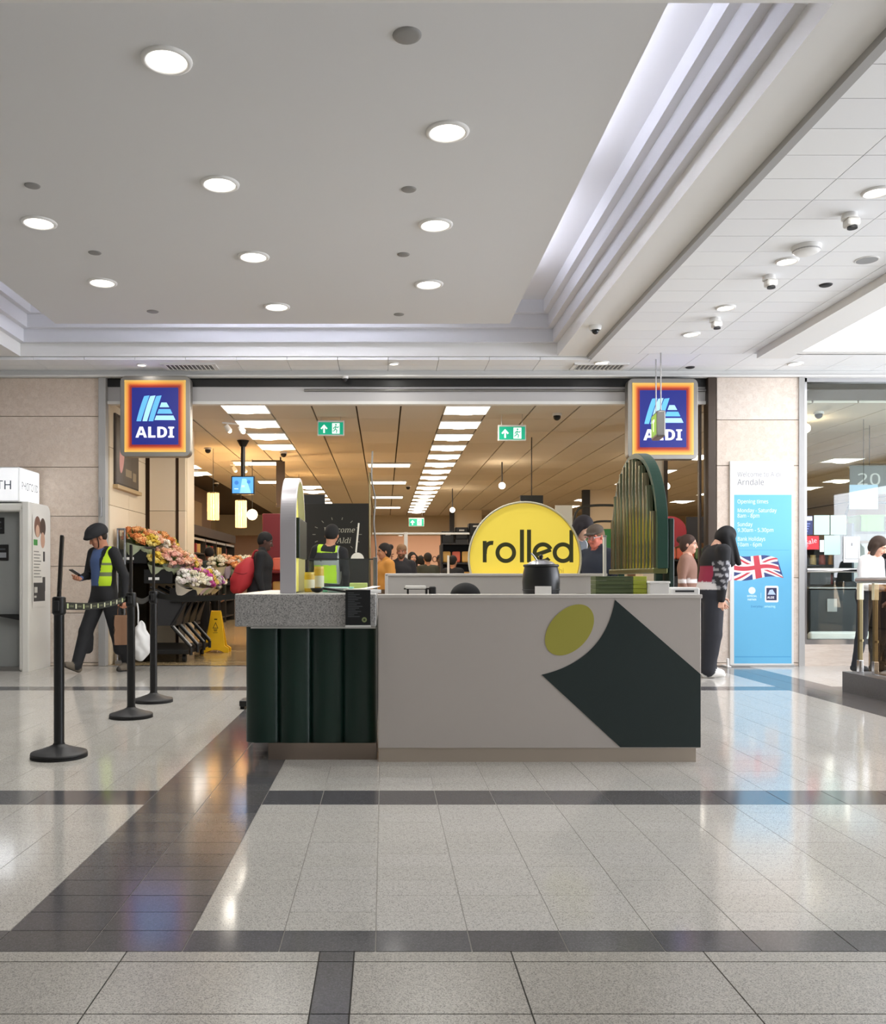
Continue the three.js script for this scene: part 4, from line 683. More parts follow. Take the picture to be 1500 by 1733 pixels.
const bq = kinds.map(k => { const g = new THREE.Group(); const [h, l] = bouquetGeo(.15, 20), [h2] = bouquetGeo(.16, 14); part('blooms', h, mat(k[1], .8), g); part('pale_blooms', h2, mat(k[2], .8), g); part('foliage', l, pick(leafM), g); part('wrapping', wrapGeo, pick(wraps), g); return g; });
function bouquet(i, pos, where, lean) { const k = kinds[i], c = bq[i].clone(); c.name = numbered('bouquet'); c.position.set(...pos); c.rotation.set(rr(.1, .3), rnd() * 6, 0); const q = new THREE.Quaternion().setFromEuler(new THREE.Euler(.25 + rr(-.1, .1), 0, -lean + rr(-.1, .1))); c.quaternion.copy(q.multiply(new THREE.Quaternion().setFromAxisAngle(V(0, 1, 0), rnd() * 6))); scene.add(c); tag(c, `wrapped ${k[0]} bouquet, ${where}`, 'bouquet', `${k[0]} bouquets on the flower stand`); c.scale.setScalar(rr(.92, 1.12)); }
{
  const tiers = [[-3.22, 1.33, 'top tier of the flower stand', [1, 0, 2, 7, 3, 1], .25], [-2.92, 1.07, 'middle tier of the flower stand', [2, 7, 0, 7, 3, 0], .35], [-2.6, .83, 'lowest tier of the flower stand', [6, 4, 3, 5, 2, 6], .45]];
  for (const [x, y, w, order, lean] of tiers) for (let row = 0; row < 2; row++) for (let k = 0; k < 7; k++) bouquet(order[(k + row * 2) % order.length], [x - .08 + row * .17, y, -11.52 - k * .19 - row * .05], `${ORD[k]} in the ${row ? 'outer' : 'inner'} row on the ${w}`, lean);
  for (let k = 0; k < 6; k++) bouquet([3, 7, 1, 3, 2, 7][k], [-2.55 + k * .1, 1.06 + .03 * (k % 2), -13.75 - k * .1], `${ORD[k]} from the left on the table behind the flower stand`, 0);
}
{ const t = thing('flower_table', 'black table carrying more bouquets behind the flower stand', 'table', [-2.3, 0, -14.0]); part('table_top', rbox(.9, .05, .8, .01, 0, 1.02, 0), standMat, t); for (const [x, z] of [[-.4, .35], [.4, .35], [-.4, -.35], [.4, -.35]]) part('leg', box(.04, 1.0, .04, x, .5, z), standMat, t); }
{ // wet floor sign
  const d = 13.15, t = thing('wet_floor_sign', 'yellow folding wet floor sign standing on the shop floor', 'sign', [PX(366, d), 0, -d]);
  const tx = canvasTex(128, 320, (g, w, h) => { g.fillStyle = '#f2c318'; g.fillRect(0, 0, w, h); g.fillStyle = '#4a3a10'; g.fillRect(44, 40, 40, 14); g.strokeStyle = '#4a3a10'; g.lineWidth = 7; g.beginPath(); g.moveTo(64, 84); g.lineTo(96, 146); g.lineTo(32, 146); g.closePath(); g.stroke(); g.fillRect(38, 160, 52, 8); g.fillRect(44, 174, 40, 8); g.fillRect(34, 196, 60, 5); });
  const s = new THREE.Shape(); s.moveTo(-.2, 0); s.lineTo(-.2, .06); s.lineTo(-.14, .1); s.lineTo(-.07, .6); s.lineTo(.07, .6); s.lineTo(.14, .1); s.lineTo(.2, .06); s.lineTo(.2, 0); s.lineTo(.14, 0); s.quadraticCurveTo(0, .08, -.14, 0); s.closePath();
  const leaf = slab(s, .02, .004);
  part('leaf', leaf.clone().rotateX(-.16).translate(0, 0, .09), mat(0xf0bf14, .45), t); part('leaf', leaf.clone().rotateX(.16).translate(0, 0, -.12), mat(0xe8b410, .45), t); part('hinge', bar([-.07, .6, 0], [.07, .6, 0], .015), mat(0xe0a808, .5), t);
  part('print', new THREE.PlaneGeometry(.14, .42).translate(0, .34, .0255).rotateX(-.16).translate(0, 0, .09), mat(0xffffff, .5, { map: tx }), t);
}
// chalkboard wall with greeting
{
  const tx = canvasTex(512, 720, (g, w, h) => {
    g.fillStyle = '#1d1c1a'; g.fillRect(0, 0, w, h); g.fillStyle = '#b9b5a8'; g.font = 'italic 50px serif'; g.fillText('Welcome', 186, 200); g.fillText('to Aldi', 222, 274); g.strokeStyle = '#8a867c'; g.lineWidth = 5;
    for (let k = 0; k < 14; k++) { const a = k / 14 * 6.28, c = Math.cos(a), s = Math.sin(a); g.beginPath(); g.moveTo(286 + c * 150, 214 + s * 104); g.lineTo(286 + c * 172, 214 + s * 122); g.stroke(); }
    g.strokeStyle = '#efede6'; g.lineWidth = 12; g.beginPath(); g.moveTo(437, 134); g.lineTo(417, 340); g.stroke(); g.fillStyle = '#efede6'; g.beginPath(); g.arc(427, 386, 46, Math.PI, 0); g.closePath(); g.fill();
  });
  const d = 13.3, x0 = PX(500, d), x1 = PX(627, d), y1 = PY(852, d), t = thing('chalkboard', 'tall black chalkboard with a white chalk greeting facing the entrance', 'chalkboard', [(x0 + x1) / 2, 0, -d]);
  part('board', rbox(x1 - x0, y1, .06, .005, 0, y1 / 2, -.035), mat(0x1b1a18, .7), t); part('chalk_drawing', new THREE.PlaneGeometry((x1 - x0) * .98, 1.55).translate(0, y1 - .78, .0), mat(0xffffff, .75, { map: tx }), t); part('top_block', rbox(.35, .2, .06, .005, -.3, y1 + .04, -.1), M.black, t);
}
{ // chrome door leaf edge by the chalkboard
  const d = 12.6, t = thing('glass_screen', 'narrow glass screen with bent chrome rail right of the chalkboard', 'screen', [PX(633, d), 0, -d]);
  part('chrome_rail', tube([[-.02, 2.9, 0], [-.03, 2.5, .02], [.02, 2.2, .0], [.0, 1.9, .02], [.03, 1.5, 0], [.03, 0, 0]], .012, 40, 10), M.brushed, t); part('rail', bar([-.06, 0, 0], [-.06, 2.6, 0], .015), M.brass, t); part('glass_pane', box(.004, 2.6, .5, -.06, 1.3, -.28), M.greenGlass, t);
}
{ // white checkout barrier
  const d = 14.6, t = thing('white_barrier', 'white framed barrier with two posts before the far shoppers', 'barrier', [PX(687, d), 0, -d]);
  part('post', rbox(.06, PY(901, d), .06, .006, 0, PY(901, d) / 2, 0), M.white, t); part('post', rbox(.035, PY(940, d), .04, .006, .7, PY(940, d) / 2, 0), M.white, t); part('rail', rbox(1.6, .03, .03, .005, .25, PY(903, d), 0), M.white, t); part('foot_rail', rbox(.8, .04, .08, .005, .35, .02, 0), M.white, t);
}
// goods
const gm = n => n.map(c => mat(c, .5));
const bottleG = lathe([[0, 0], [.036, 0], [.038, .01], [.038, .17], [.03, .2], [.014, .24], [.013, .29], [.015, .295], [.015, .31], [0, .312]], 14), cartonG = rbox(.13, .2, .1, .006, 0, .1, 0, 1), jarG = lathe([[0, 0], [.045, 0], [.047, .01], [.047, .1], [.038, .12], [.04, .125], [.04, .15], [0, .152]], 14), bagG = (() => { const g = rbox(.16, .22, .08, .03, 0, .11, 0); const p = g.attributes.position; for (let i = 0; i < p.count; i++) if (p.getY(i) > .18) p.setZ(i, p.getZ(i) * .3); g.computeVertexNormals(); return g; })();
const bottleM = gm([0x2a3320, 0x4a1c22, 0x182418, 0x6a5a28, 0x30343c]), cartonM = gm([0xb0483c, 0xd8d2c4, 0x2c4a7c, 0xc88a3a, 0x3a6a3c, 0xe0c080, 0x8a2c34]), bagM = gm([0xc85a40, 0xe4ddd0, 0x7a3a52, 0xd0a050, 0x5a7a4a]);
function goodsRow(kind, n, at, label, group) {
  for (let k = 0; k < n; k++) { const [g, ms, nm] = { bottle: [bottleG, bottleM, 'bottle'], carton: [cartonG, cartonM, 'carton'], jar: [jarG, cartonM, 'jar'], bag: [bagG, bagM, 'snack_bag'] }[kind]; const o = single(nm, g, pick(ms), `${ORD[k]} ${label}`, nm.replace('_', ' '), at(k), group); o.rotation.y = rr(-.15, .15); }
}
// wine wall along the left
{
  const t = thing('wine_shelf', 'long dark shelving along the left shop wall under warm pendants', 'shelf', [-4.2, 0, -18.3]);
  const dark = mat(0x221c18, .6);
  part('back_panel', span(-.3, -.25, 0, 1.95, -5, 5), dark, t); for (const y of [.15, .55, .95, 1.32, 1.64, 1.95]) part('shelf_board', span(-.25, .25, y - .03, y, -5, 5), dark, t); for (let z = -5; z <= 5; z += 1.25) part('upright', span(-.28, .27, 0, 1.97, z - .02, z + .02), M.charcoal, t); part('price_rail', span(.25, .262, 1.9, 1.95, -5, 5), M.greyTrim, t); part('crown_board', span(-.3, .3, 2.0, 2.2, -5, 5), mat(0x3b2c22, .6), t);
  for (const [y, kind] of [[1.64, 'carton'], [1.32, 'bottle'], [.95, 'bag']]) goodsRow(kind, 26, k => [-4.06, y, -13.5 - k * .36], `${kind === 'bag' ? 'snack bag' : kind} on the ${y > 1.6 ? 'upper' : y > 1.2 ? 'middle' : 'lower'} board of the left wall shelving`, `${kind} row on the left wall shelving`);
}
structure('wall_panelling', span(-5.95, -4.55, 2.2, SHOPC, -13.3, -23.3), wood);
part('panel_front', span(-4.56, -4.52, 2.21, 2.95, -15, -22), mat(0xa88a60, .6), scene.getObjectByName('wall_panelling'));
for (const [px, py, d, h, l] of [[361, 857, 15.2, .46, 'slatted pendant lamp nearest the cream column'], [408, 870, 15.8, .48, 'slatted pendant lamp below the hanging screen'], [506, 888, 19, .34, 'small warm pendant lamp beside the arch sign']]) {
  const x = PX(px, d), y = PY(py, d), t = thing('pendant_lamp', l, 'lamp', [x, y, -d]); const sh = mat(0xf2ddb0, .6, { emissive: 0xffcf88, emissiveIntensity: .55 });
  for (let k = 0; k < 12; k++) { const a = k / 12 * 6.28; part('shade_slat', box(.034, h, .006, Math.cos(a) * .085, 0, Math.sin(a) * .085).rotateY(0), sh, t); }
  part('shade_ring', new THREE.TorusGeometry(.085, .008, 8, 24).rotateX(Math.PI / 2).translate(0, h / 2, 0), M.brass, t); part('cord', bar([0, h / 2, 0], [0, SHOPC - y, 0], .005, 6), M.black, t); part('bulb', new THREE.SphereGeometry(.04, 12, 8), glow(0xffdca0, 4), t);
  const p = new THREE.PointLight(0xffc880, 1.6); p.position.set(x, y - .0, -d); p.castShadow = true; p.shadow.radius = 2; p.name = 'lamp_light'; scene.add(p);
}
{ const d = 16.6, x = PX(427, d), y = PY(871, d), t = thing('globe_lamp', 'bright warm globe lamp above the wine shelving', 'lamp', [x, y, -d]); part('bulb', new THREE.SphereGeometry(.1, 20, 14), glow(0xffdfa8, 4.5), t); part('cord', bar([0, .1, 0], [0, SHOPC - y, 0], .006, 6), M.black, t); const p = new THREE.PointLight(0xffcf90, 3); p.position.set(x, y, -d); p.castShadow = true; p.shadow.radius = 5; p.name = 'lamp_light'; scene.add(p); }
{ // red seasonal display beside the arch sign
  const t = thing('red_display', 'red promotional display stand left of the arch sign', 'display', [PX(472, 15), 0, -15]); part('panel', rbox(.7, 2.2, .08, .01, .05, 1.1, -.2), mat(0x76202a, .6), t); part('shelf_board', rbox(.7, .04, .4, .006, .05, .8, 0), mat(0x7a1a22, .6), t); part('shelf_board', rbox(.7, .04, .4, .006, .05, 1.2, 0), mat(0x7a1a22, .6), t);
  for (const y of [.82, 1.22]) goodsRow('bag', 4, k => [PX(472, 15) - .2 + k * .18, y, -14.98], `snack bag on the ${y > 1 ? 'upper' : 'lower'} board of the red display`, 'bags on the red display');
}
{ // hanging dark banner frame
  const d = 16.3, t = thing('hanging_board', 'dark narrow board hanging behind the arch sign top', 'board', [PX(475, d), PY(820, d), -d]); part('board', rbox(.16, .85, .05, .006, 0, 0, 0), mat(0x4a4038, .6), t); part('arm', rbox(.55, .03, .03, .004, -.24, .43, 0), M.black, t); part('rod', bar([0, .42, 0], [0, SHOPC - PY(820, d), 0], .012), M.black, t);
}
// gondola right of the far shoppers, topped with dark crates
{
  const d = 17.5, xc = PX(790, d), t = thing('gondola_shelf', 'dark shelving full of packets left of the yellow sign', 'shelf', [xc + .1, 0, -d]);
  part('back_panel', span(-.6, .6, 0, 1.78, -.32, -.28), M.charcoal, t); for (const y of [.2, .6, 1.0, 1.4, 1.78]) part('shelf_board', span(-.6, .6, y - .03, y, -.28, .2), M.charcoal, t); for (const x of [-.6, .6]) part('upright', span(x - .02, x + .02, 0, 1.75, -.3, .2), M.charcoal, t);
  for (const y of [1.4, 1.0]) goodsRow('bag', 6, k => [xc - .4 + k * .19, y, -d + .05], `packet on the ${y > 1.2 ? 'upper' : 'lower'} board of the dark shelving by the yellow sign`, 'packets by the yellow sign');
  for (let k = 0; k < 4; k++) { const c = thing('black_crate', ['lowest', 'second', 'third', 'highest'][k] + ' black crate of the stepped pile by the yellow sign', 'crate', [xc - .38 + k * .27, 1.78 + k * .08, -d - .02], 0, 'black crates by the yellow sign'); part('tub', merge([rbox(.25, .02, .34, .004, 0, .012, 0), rbox(.25, .22, .02, .004, 0, .12, .16), rbox(.25, .22, .02, .004, 0, .12, -.16), rbox(.02, .22, .34, .004, .115, .12, 0), rbox(.02, .22, .34, .004, -.115, .12, 0)]), M.black, c); part('grip', rbox(.1, .03, .012, .004, 0, .17, .172), M.greyTrim, c); if (k) part('riser', span(-.12, .12, -.08 * k, 0, -.15, .15), M.charcoal, c); }
}
// chiller with green sign behind the yellow sign
{
  const d = 15.5, x = PX(1022, d), t = thing('produce_stand', 'produce stand with tubular frame and green header behind the yellow sign', 'stand', [x, 0, -d]);
  part('tube_frame', merge([tube([[-.5, 0, 0], [-.5, 2.2, 0], [-.42, 2.32, 0], [.45, 2.32, 0], [.55, 2.2, 0], [.55, 0, 0]], .022, 60, 8), tube([[-.3, .3, .3], [-.3, 1.98, .3], [-.24, 2.05, .3], [.5, 2.05, .3]], .018, 40, 8)]), mat(0x33322c, .5), t);
  part('green_header', rbox(.9, .34, .05, .008, .1, 1.78, .1), mat(0x2f7a36, .6), t); part('price_sign', rbox(.3, .62, .02, .004, -.72, 2.05, .1), mat(0xd8d2c2, .6), t); part('header_board', rbox(.6, .4, .04, .006, .95, 2.05, -.6), mat(0x24402e, .6), t); part('white_tag', rbox(.12, .3, .02, .004, .62, 1.98, .2), M.paper, t);
  part('bin', rbox(1.3, .9, .7, .02, 0, .45, 0), wood, t);
}
{ const d = 14, t = thing('dark_shelf_sign', 'dark rectangular sign high behind the yellow sign', 'sign', [PX(900, d), PY(847, d), -d]); part('board', rbox(.36, .16, .04, .006), mat(0x2a2c2a, .6), t); part('rod', bar([0, .08, 0], [0, SHOPC - PY(847, d), 0], .008), M.black, t); }
// view through the right part of the entrance
{
  const d = 17, x = PX(1160, d), t = thing('red_shelf', 'shelving with red header seen right of the fluted arch', 'shelf', [x, 0, -d]);
  part('back_panel', span(-.75, .75, 0, 1.5, -.3, -.26), M.charcoal, t); for (const y of [.3, .7, 1.1, 1.45]) part('shelf_board', span(-.75, .75, y - .03, y, -.26, .2), M.charcoal, t); part('red_sign', cyl(.3, .3, .04, 0, 0, 0, 32).rotateX(Math.PI / 2).translate(-.28, 1.98, 0), mat(0x9a2430, .5), t); part('sign_post', bar([-.28, 1.45, -.03], [-.28, 1.98, -.03], .015), M.black, t); part('dark_poster', rbox(.36, .5, .03, .005, .2, 2.02, 0), mat(0x201a1a, .5), t); part('sign_post', bar([.2, 1.45, -.03], [.2, 1.98, -.03], .015), M.black, t);
  for (const y of [1.1, 1.45, .7]) goodsRow(y > 1.2 ? 'bag' : 'bottle', 8, k => [x - .62 + k * .175, y, -d + .03], `${y > 1.2 ? 'packet on the top' : 'bottle on the ' + (y > 1 ? 'middle' : 'low')} board of the shelving with the red header`, 'goods on the red header shelving');
}
{ // dark cabinet beside the brown haired woman
  const d = 13.4, t = thing('dark_cabinet', 'low black cabinet behind the brown haired woman', 'cabinet', [PX(1148, d), 0, -d]); part('body', rbox(.8, 1.12, .5, .01, 0, .56, 0), M.black, t); part('door', rbox(.36, .95, .02, .005, -.19, .55, .26), M.charcoal, t); part('door', rbox(.36, .95, .02, .005, .19, .55, .26), M.charcoal, t);
}
// lettering on the far back wall
{ const tx = canvasTex(1024, 128, (g, w, h) => { g.fillStyle = '#dcb9a2'; g.fillRect(0, 0, w, h); g.fillStyle = '#6a5048'; g.font = '100px sans-serif'; g.textAlign = 'center'; g.fillText('of Great Food And', w / 2, 98, 1000); }); single('wall_lettering', box(4.2, .52, .02), mat(0xffffff, .7, { map: tx }), 'brown lettering band on the far back wall of the shop', 'lettering', [PX(725, 33.5), PY(945, 33.5), -33.57]); }
for (const [x, l] of [[0.6, 'left'], [2.3, 'right']]) { const t = thing('wall_washer', `${l} round lamp washing the far back wall`, 'lamp', [x, 2.62, -31.75]); part('rim', lathe([[.09, -.01], [.12, -.012], [.125, 0]]), M.white, t); part('lamp_disc', cyl(.09, .09, .006, 0, -.004, 0), glow(0xfff0dc, 3), t); areaLight(.3, .3, 0xffe0c4, 30, [x, 2.59, -31.9], [x, .6, -33.3]); }
// ---------------------------------------------------------------- behind the shop window
{
  const d = 12.6, x0 = PX(1352, d), t = thing('checkout_unit', 'dark checkout unit with white base behind the shop window', 'checkout', [x0, 0, -d]);
  part('body', rbox(1.0, .8, .6, .03, .5, .55, 0), mat(0x232528, .4), t); part('white_base', rbox(1.0, .2, .62, .04, .5, .26, .02), mat(0xf0efea, .4), t); part('kick_plate', rbox(.95, .16, .56, .01, .5, .08, 0), M.black, t); part('screen', rbox(.3, .24, .04, .01, .25, 1.12, .1), M.black, t); part('label_plate', rbox(.14, .18, .01, .004, .32, .72, .306), M.greyTrim, t); part('scanner', rbox(.2, .1, .2, .02, .7, 1.0, 0), M.charcoal, t);
  part('chrome_rim', rbox(1.02, .03, .64, .01, .5, .96, 0), M.brushed, t);
}
{ const d = 13.6, x = PX(1385, d); const t = thing('sweet_rack', 'dark wire rack of small packets behind the blank posters', 'rack', [x, 0, -d]); part('back_panel', span(-.6, .6, 0, 1.7, -.2, -.17), M.charcoal, t); for (const y of [1.0, 1.3, 1.6]) part('shelf_board', span(-.6, .6, y - .02, y, -.17, .12), M.charcoal, t); for (const y of [1.0, 1.3]) goodsRow('jar', 8, k => [x - .5 + k * .14, y, -d], `small jar on the ${y > 1.2 ? 'upper' : 'lower'} wire of the rack behind the posters`, 'jars behind the posters'); }
{ // green crates on a tubular stand
  const d = 13.2, x = PX(1475, d), t = thing('crate_stand', 'tubular stand with hanging blue card behind the woman in white', 'stand', [x, 0, -d]);
  part('tube_frame', tube([[-.36, 0, 0], [-.36, 2.1, 0], [-.28, 2.2, 0], [.6, 2.2, 0]], .018, 40, 8), M.charcoal, t); part('shelf_board', span(-.4, .8, 1.74, 1.78, -.3, .25), M.charcoal, t); part('side_panel', span(-.42, -.39, 0, 1.9, -.3, .25), mat(0x33424e, .5), t); part('apron', span(-.4, .8, 1.64, 1.74, .22, .25), mat(0x6a6862, .5), t); part('white_counter', span(-.4, .9, .9, 1.62, -.3, -.2), mat(0xe8e9e6, .4), t);
  for (const [dx, c, l] of [[-.08, 0x63a02e, 'green produce crate on the tubular stand'], [.3, 0xd08a2a, 'orange produce crate on the tubular stand']]) { const q = thing('produce_crate', l, 'crate', [x + dx, 1.78, -d]); const cm = mat(c, .5); part('tub', merge([rbox(.36, .02, .36, .004, 0, .012, 0), rbox(.36, .22, .02, .004, 0, .12, .17), rbox(.36, .22, .02, .004, 0, .12, -.17), rbox(.02, .22, .36, .004, .17, .12, 0), rbox(.02, .22, .36, .004, -.17, .12, 0)]), cm, q); part('rim', rbox(.38, .02, .38, .005, 0, .235, 0), cm, q); }
}
{ const d = 12.4, t = thing('hanging_card', 'blue and white hanging card inside the shop window', 'sign', [PX(1462, d), PY(841, d), -d]); part('card', rbox(.4, .34, .01, .003), mat(0xb8d4ea, .5), t); part('white_field', box(.3, .12, .002, -.02, -.1, .0065), M.paper, t); part('wire', bar([0, .17, 0], [0, SHOPC - PY(841, d), 0], .004, 6), M.black, t); }
{ // window sticker with large numerals
  const tx = canvasTex(256, 256, (g, w, h) => { g.fillStyle = '#77797a'; g.fillRect(0, 0, w, h); g.fillStyle = '#c8cac8'; g.font = '150px sans-serif'; g.fillText('20', 40, 176); });
  const t = thing('numeral_sign', 'grey hanging sign with pale numerals high inside the shop window', 'sign', [PX(1472, 12.9), PY(812, 12.9), -12.9]); part('card', rbox(.58, .42, .012, .003), mat(0x77797a, .5), t); part('print', new THREE.PlaneGeometry(.56, .4).translate(0, 0, .0075), mat(0xffffff, .5, { map: tx }), t); part('wire', bar([0, .21, 0], [0, SHOPC - PY(812, 12.9), 0], .004, 6), M.black, t);
}
// ---------------------------------------------------------------- people
// distance field on a grid, meshed with surface nets
function surfaceNet(prims, cell, colorOf) {
  const lo = [1e9, 1e9, 1e9], hi = [-1e9, -1e9, -1e9];
  for (const p of prims) { if (p.t === 'p') { p.lo = [-1e3, -1e3, -1e3]; p.hi = [1e3, 1e3, 1e3]; continue; } const r = p.t === 'c' ? Math.max(p.ra, p.rb) : Math.max(...p.r); const pts = p.t === 'c' ? [p.a, p.b] : [p.c]; p.lo = [0, 1, 2].map(i => Math.min(...pts.map(q => q.getComponent(i))) - r); p.hi = [0, 1, 2].map(i => Math.max(...pts.map(q => q.getComponent(i))) + r); if (!p.cut) for (let i = 0; i < 3; i++) { lo[i] = Math.min(lo[i], p.lo[i]); hi[i] = Math.max(hi[i], p.hi[i]); } }
  for (let i = 0; i < 3; i++) { lo[i] -= 3 * cell; hi[i] += 3 * cell; }
  const n = [0, 1, 2].map(i => Math.ceil((hi[i] - lo[i]) / cell) + 1), F = new Float32Array(n[0] * n[1] * n[2]).fill(9), sy = n[0], sz = n[0] * n[1];
  const dist = (p, x, y, z) => {
    if (p.t === 'p') return p.o - (p.n[0] * x + p.n[1] * y + p.n[2] * z);
    if (p.t === 'c') { const ax = p.a.x, ay = p.a.y, az = p.a.z, bx = p.b.x - ax, by = p.b.y - ay, bz = p.b.z - az, qx = x - ax, qy = y - ay, qz = z - az; const h = Math.max(0, Math.min(1, (qx * bx + qy * by + qz * bz) / (bx * bx + by * by + bz * bz + 1e-9))); const ex = qx - bx * h, ey = qy - by * h, ez = qz - bz * h; return Math.sqrt(ex * ex + ey * ey + ez * ez) - (p.ra + (p.rb - p.ra) * h); }
    let X = x - p.c.x, Y = y - p.c.y, Z = z - p.c.z; if (p.q) { const v = tmpV.set(X, Y, Z).applyQuaternion(p.qi || (p.qi = p.q.clone().invert())); X = v.x; Y = v.y; Z = v.z; }
    const [a, b, c] = p.r, k0 = Math.sqrt((X / a) ** 2 + (Y / b) ** 2 + (Z / c) ** 2), k1 = Math.sqrt((X / a / a) ** 2 + (Y / b / b) ** 2 + (Z / c / c) ** 2); return k1 < 1e-9 ? -Math.min(a, b, c) : k0 * (k0 - 1) / k1;
  };
  for (const p of prims) {
    const k = p.k ?? .03, m = k + 3 * cell, i0 = [0, 1, 2].map(i => Math.max(0, Math.floor((p.lo[i] - m - lo[i]) / cell))), i1 = [0, 1, 2].map(i => Math.min(n[i] - 1, Math.ceil((p.hi[i] + m - lo[i]) / cell)));
    for (let z = i0[2]; z <= i1[2]; z++) for (let y = i0[1]; y <= i1[1]; y++) for (let x = i0[0]; x <= i1[0]; x++) {
      const j = x + y * sy + z * sz; let d = dist(p, lo[0] + x * cell, lo[1] + y * cell, lo[2] + z * cell), f = F[j];
      if (p.cut) { d = -d; const h = Math.max(k - Math.abs(f - d), 0) / k; F[j] = Math.max(f, d) + h * h * k / 4; } else { const h = Math.max(k - Math.abs(f - d), 0) / k; F[j] = Math.min(f, d) - h * h * k / 4; }
    }
  }
  const ids = new Int32Array(F.length).fill(-1), pos = [], idx = [], e = [[0, 1], [2, 3], [4, 5], [6, 7], [0, 2], [1, 3], [4, 6], [5, 7], [0, 4], [1, 5], [2, 6], [3, 7]];
  const off = [0, 1, sy, sy + 1, sz, sz + 1, sz + sy, sz + sy + 1], cx = [0, 1, 0, 1, 0, 1, 0, 1], cy = [0, 0, 1, 1, 0, 0, 1, 1], cz = [0, 0, 0, 0, 1, 1, 1, 1];
  for (let z = 0; z < n[2] - 1; z++) for (let y = 0; y < n[1] - 1; y++) for (let x = 0; x < n[0] - 1; x++) {
    const j = x + y * sy + z * sz; let mask = 0; for (let c = 0; c < 8; c++) if (F[j + off[c]] < 0) mask |= 1 << c; if (mask === 0 || mask === 255) continue;
    let X = 0, Y = 0, Z = 0, m = 0; for (const [a, b] of e) { const A = F[j + off[a]], B = F[j + off[b]]; if ((A < 0) === (B < 0)) continue; const t = A / (A - B); X += cx[a] + (cx[b] - cx[a]) * t; Y += cy[a] + (cy[b] - cy[a]) * t; Z += cz[a] + (cz[b] - cz[a]) * t; m++; }
    ids[j] = pos.length / 3; pos.push(lo[0] + (x + X / m) * cell, lo[1] + (y + Y / m) * cell, lo[2] + (z + Z / m) * cell);
  }
  for (let z = 1; z < n[2] - 1; z++) for (let y = 1; y < n[1] - 1; y++) for (let x = 1; x < n[0] - 1; x++) {
    const j = x + y * sy + z * sz, s = F[j] < 0;
    const quad = (a, b, c, d, flip) => { const q = [ids[a], ids[b], ids[c], ids[d]]; if (q.some(v => v < 0)) return; if (flip) idx.push(q[0], q[2], q[1], q[0], q[3], q[2]); else idx.push(q[0], q[1], q[2], q[0], q[2], q[3]); };
    if (s !== (F[j + 1] < 0)) quad(j, j - sy, j - sy - sz, j - sz, s);
    if (s !== (F[j + sy] < 0)) quad(j, j - sz, j - sz - 1, j - 1, s);
    if (s !== (F[j + sz] < 0)) quad(j, j - 1, j - 1 - sy, j - sy, s);
  }
  const g = new THREE.BufferGeometry(); g.setAttribute('position', new THREE.Float32BufferAttribute(pos, 3)); 
  for (let i = 0; i < idx.length; i += 3) { const t = idx[i + 1]; idx[i + 1] = idx[i + 2]; idx[i + 2] = t; }
  g.setIndex(idx); g.computeVertexNormals();
  const col = new Float32Array(pos.length), solid = prims.filter(p => !p.cut && p.col !== undefined), C = new THREE.Color();
  for (let i = 0; i < pos.length; i += 3) {
    let best = 1e9, bp = solid[0]; for (const p of solid) { const m = .05; if (pos[i] < p.lo[0] - m || pos[i] > p.hi[0] + m || pos[i + 1] < p.lo[1] - m || pos[i + 1] > p.hi[1] + m || pos[i + 2] < p.lo[2] - m || pos[i + 2] > p.hi[2] + m) continue; const d = dist(p, pos[i], pos[i + 1], pos[i + 2]); if (d < best) { best = d; bp = p; } }
    let c = bp ? bp.col : 0x888888; if (colorOf) c = colorOf(pos[i], pos[i + 1], pos[i + 2], bp, c); C.setHex(c); col[i] = C.r; col[i + 1] = C.g; col[i + 2] = C.b;
  }
  g.setAttribute('color', new THREE.BufferAttribute(col, 3)); return g;
}
const tmpV = V(0, 0, 0);
const clothMat = new THREE.MeshStandardMaterial({ vertexColors: true, roughness: .8 }), skinMat = new THREE.MeshStandardMaterial({ vertexColors: true, roughness: .6 });
const away = (n, o) => ({ t: 'p', n, o, cut: true, k: .006 });   // cuts off what lies beyond a plane
const cap2 = (a, b, ra, rb, col, k) => ({ t: 'c', a, b, ra, rb, col, k }), ell = (c, r, col, k, q) => ({ t: 'e', c, r, col, k, q });
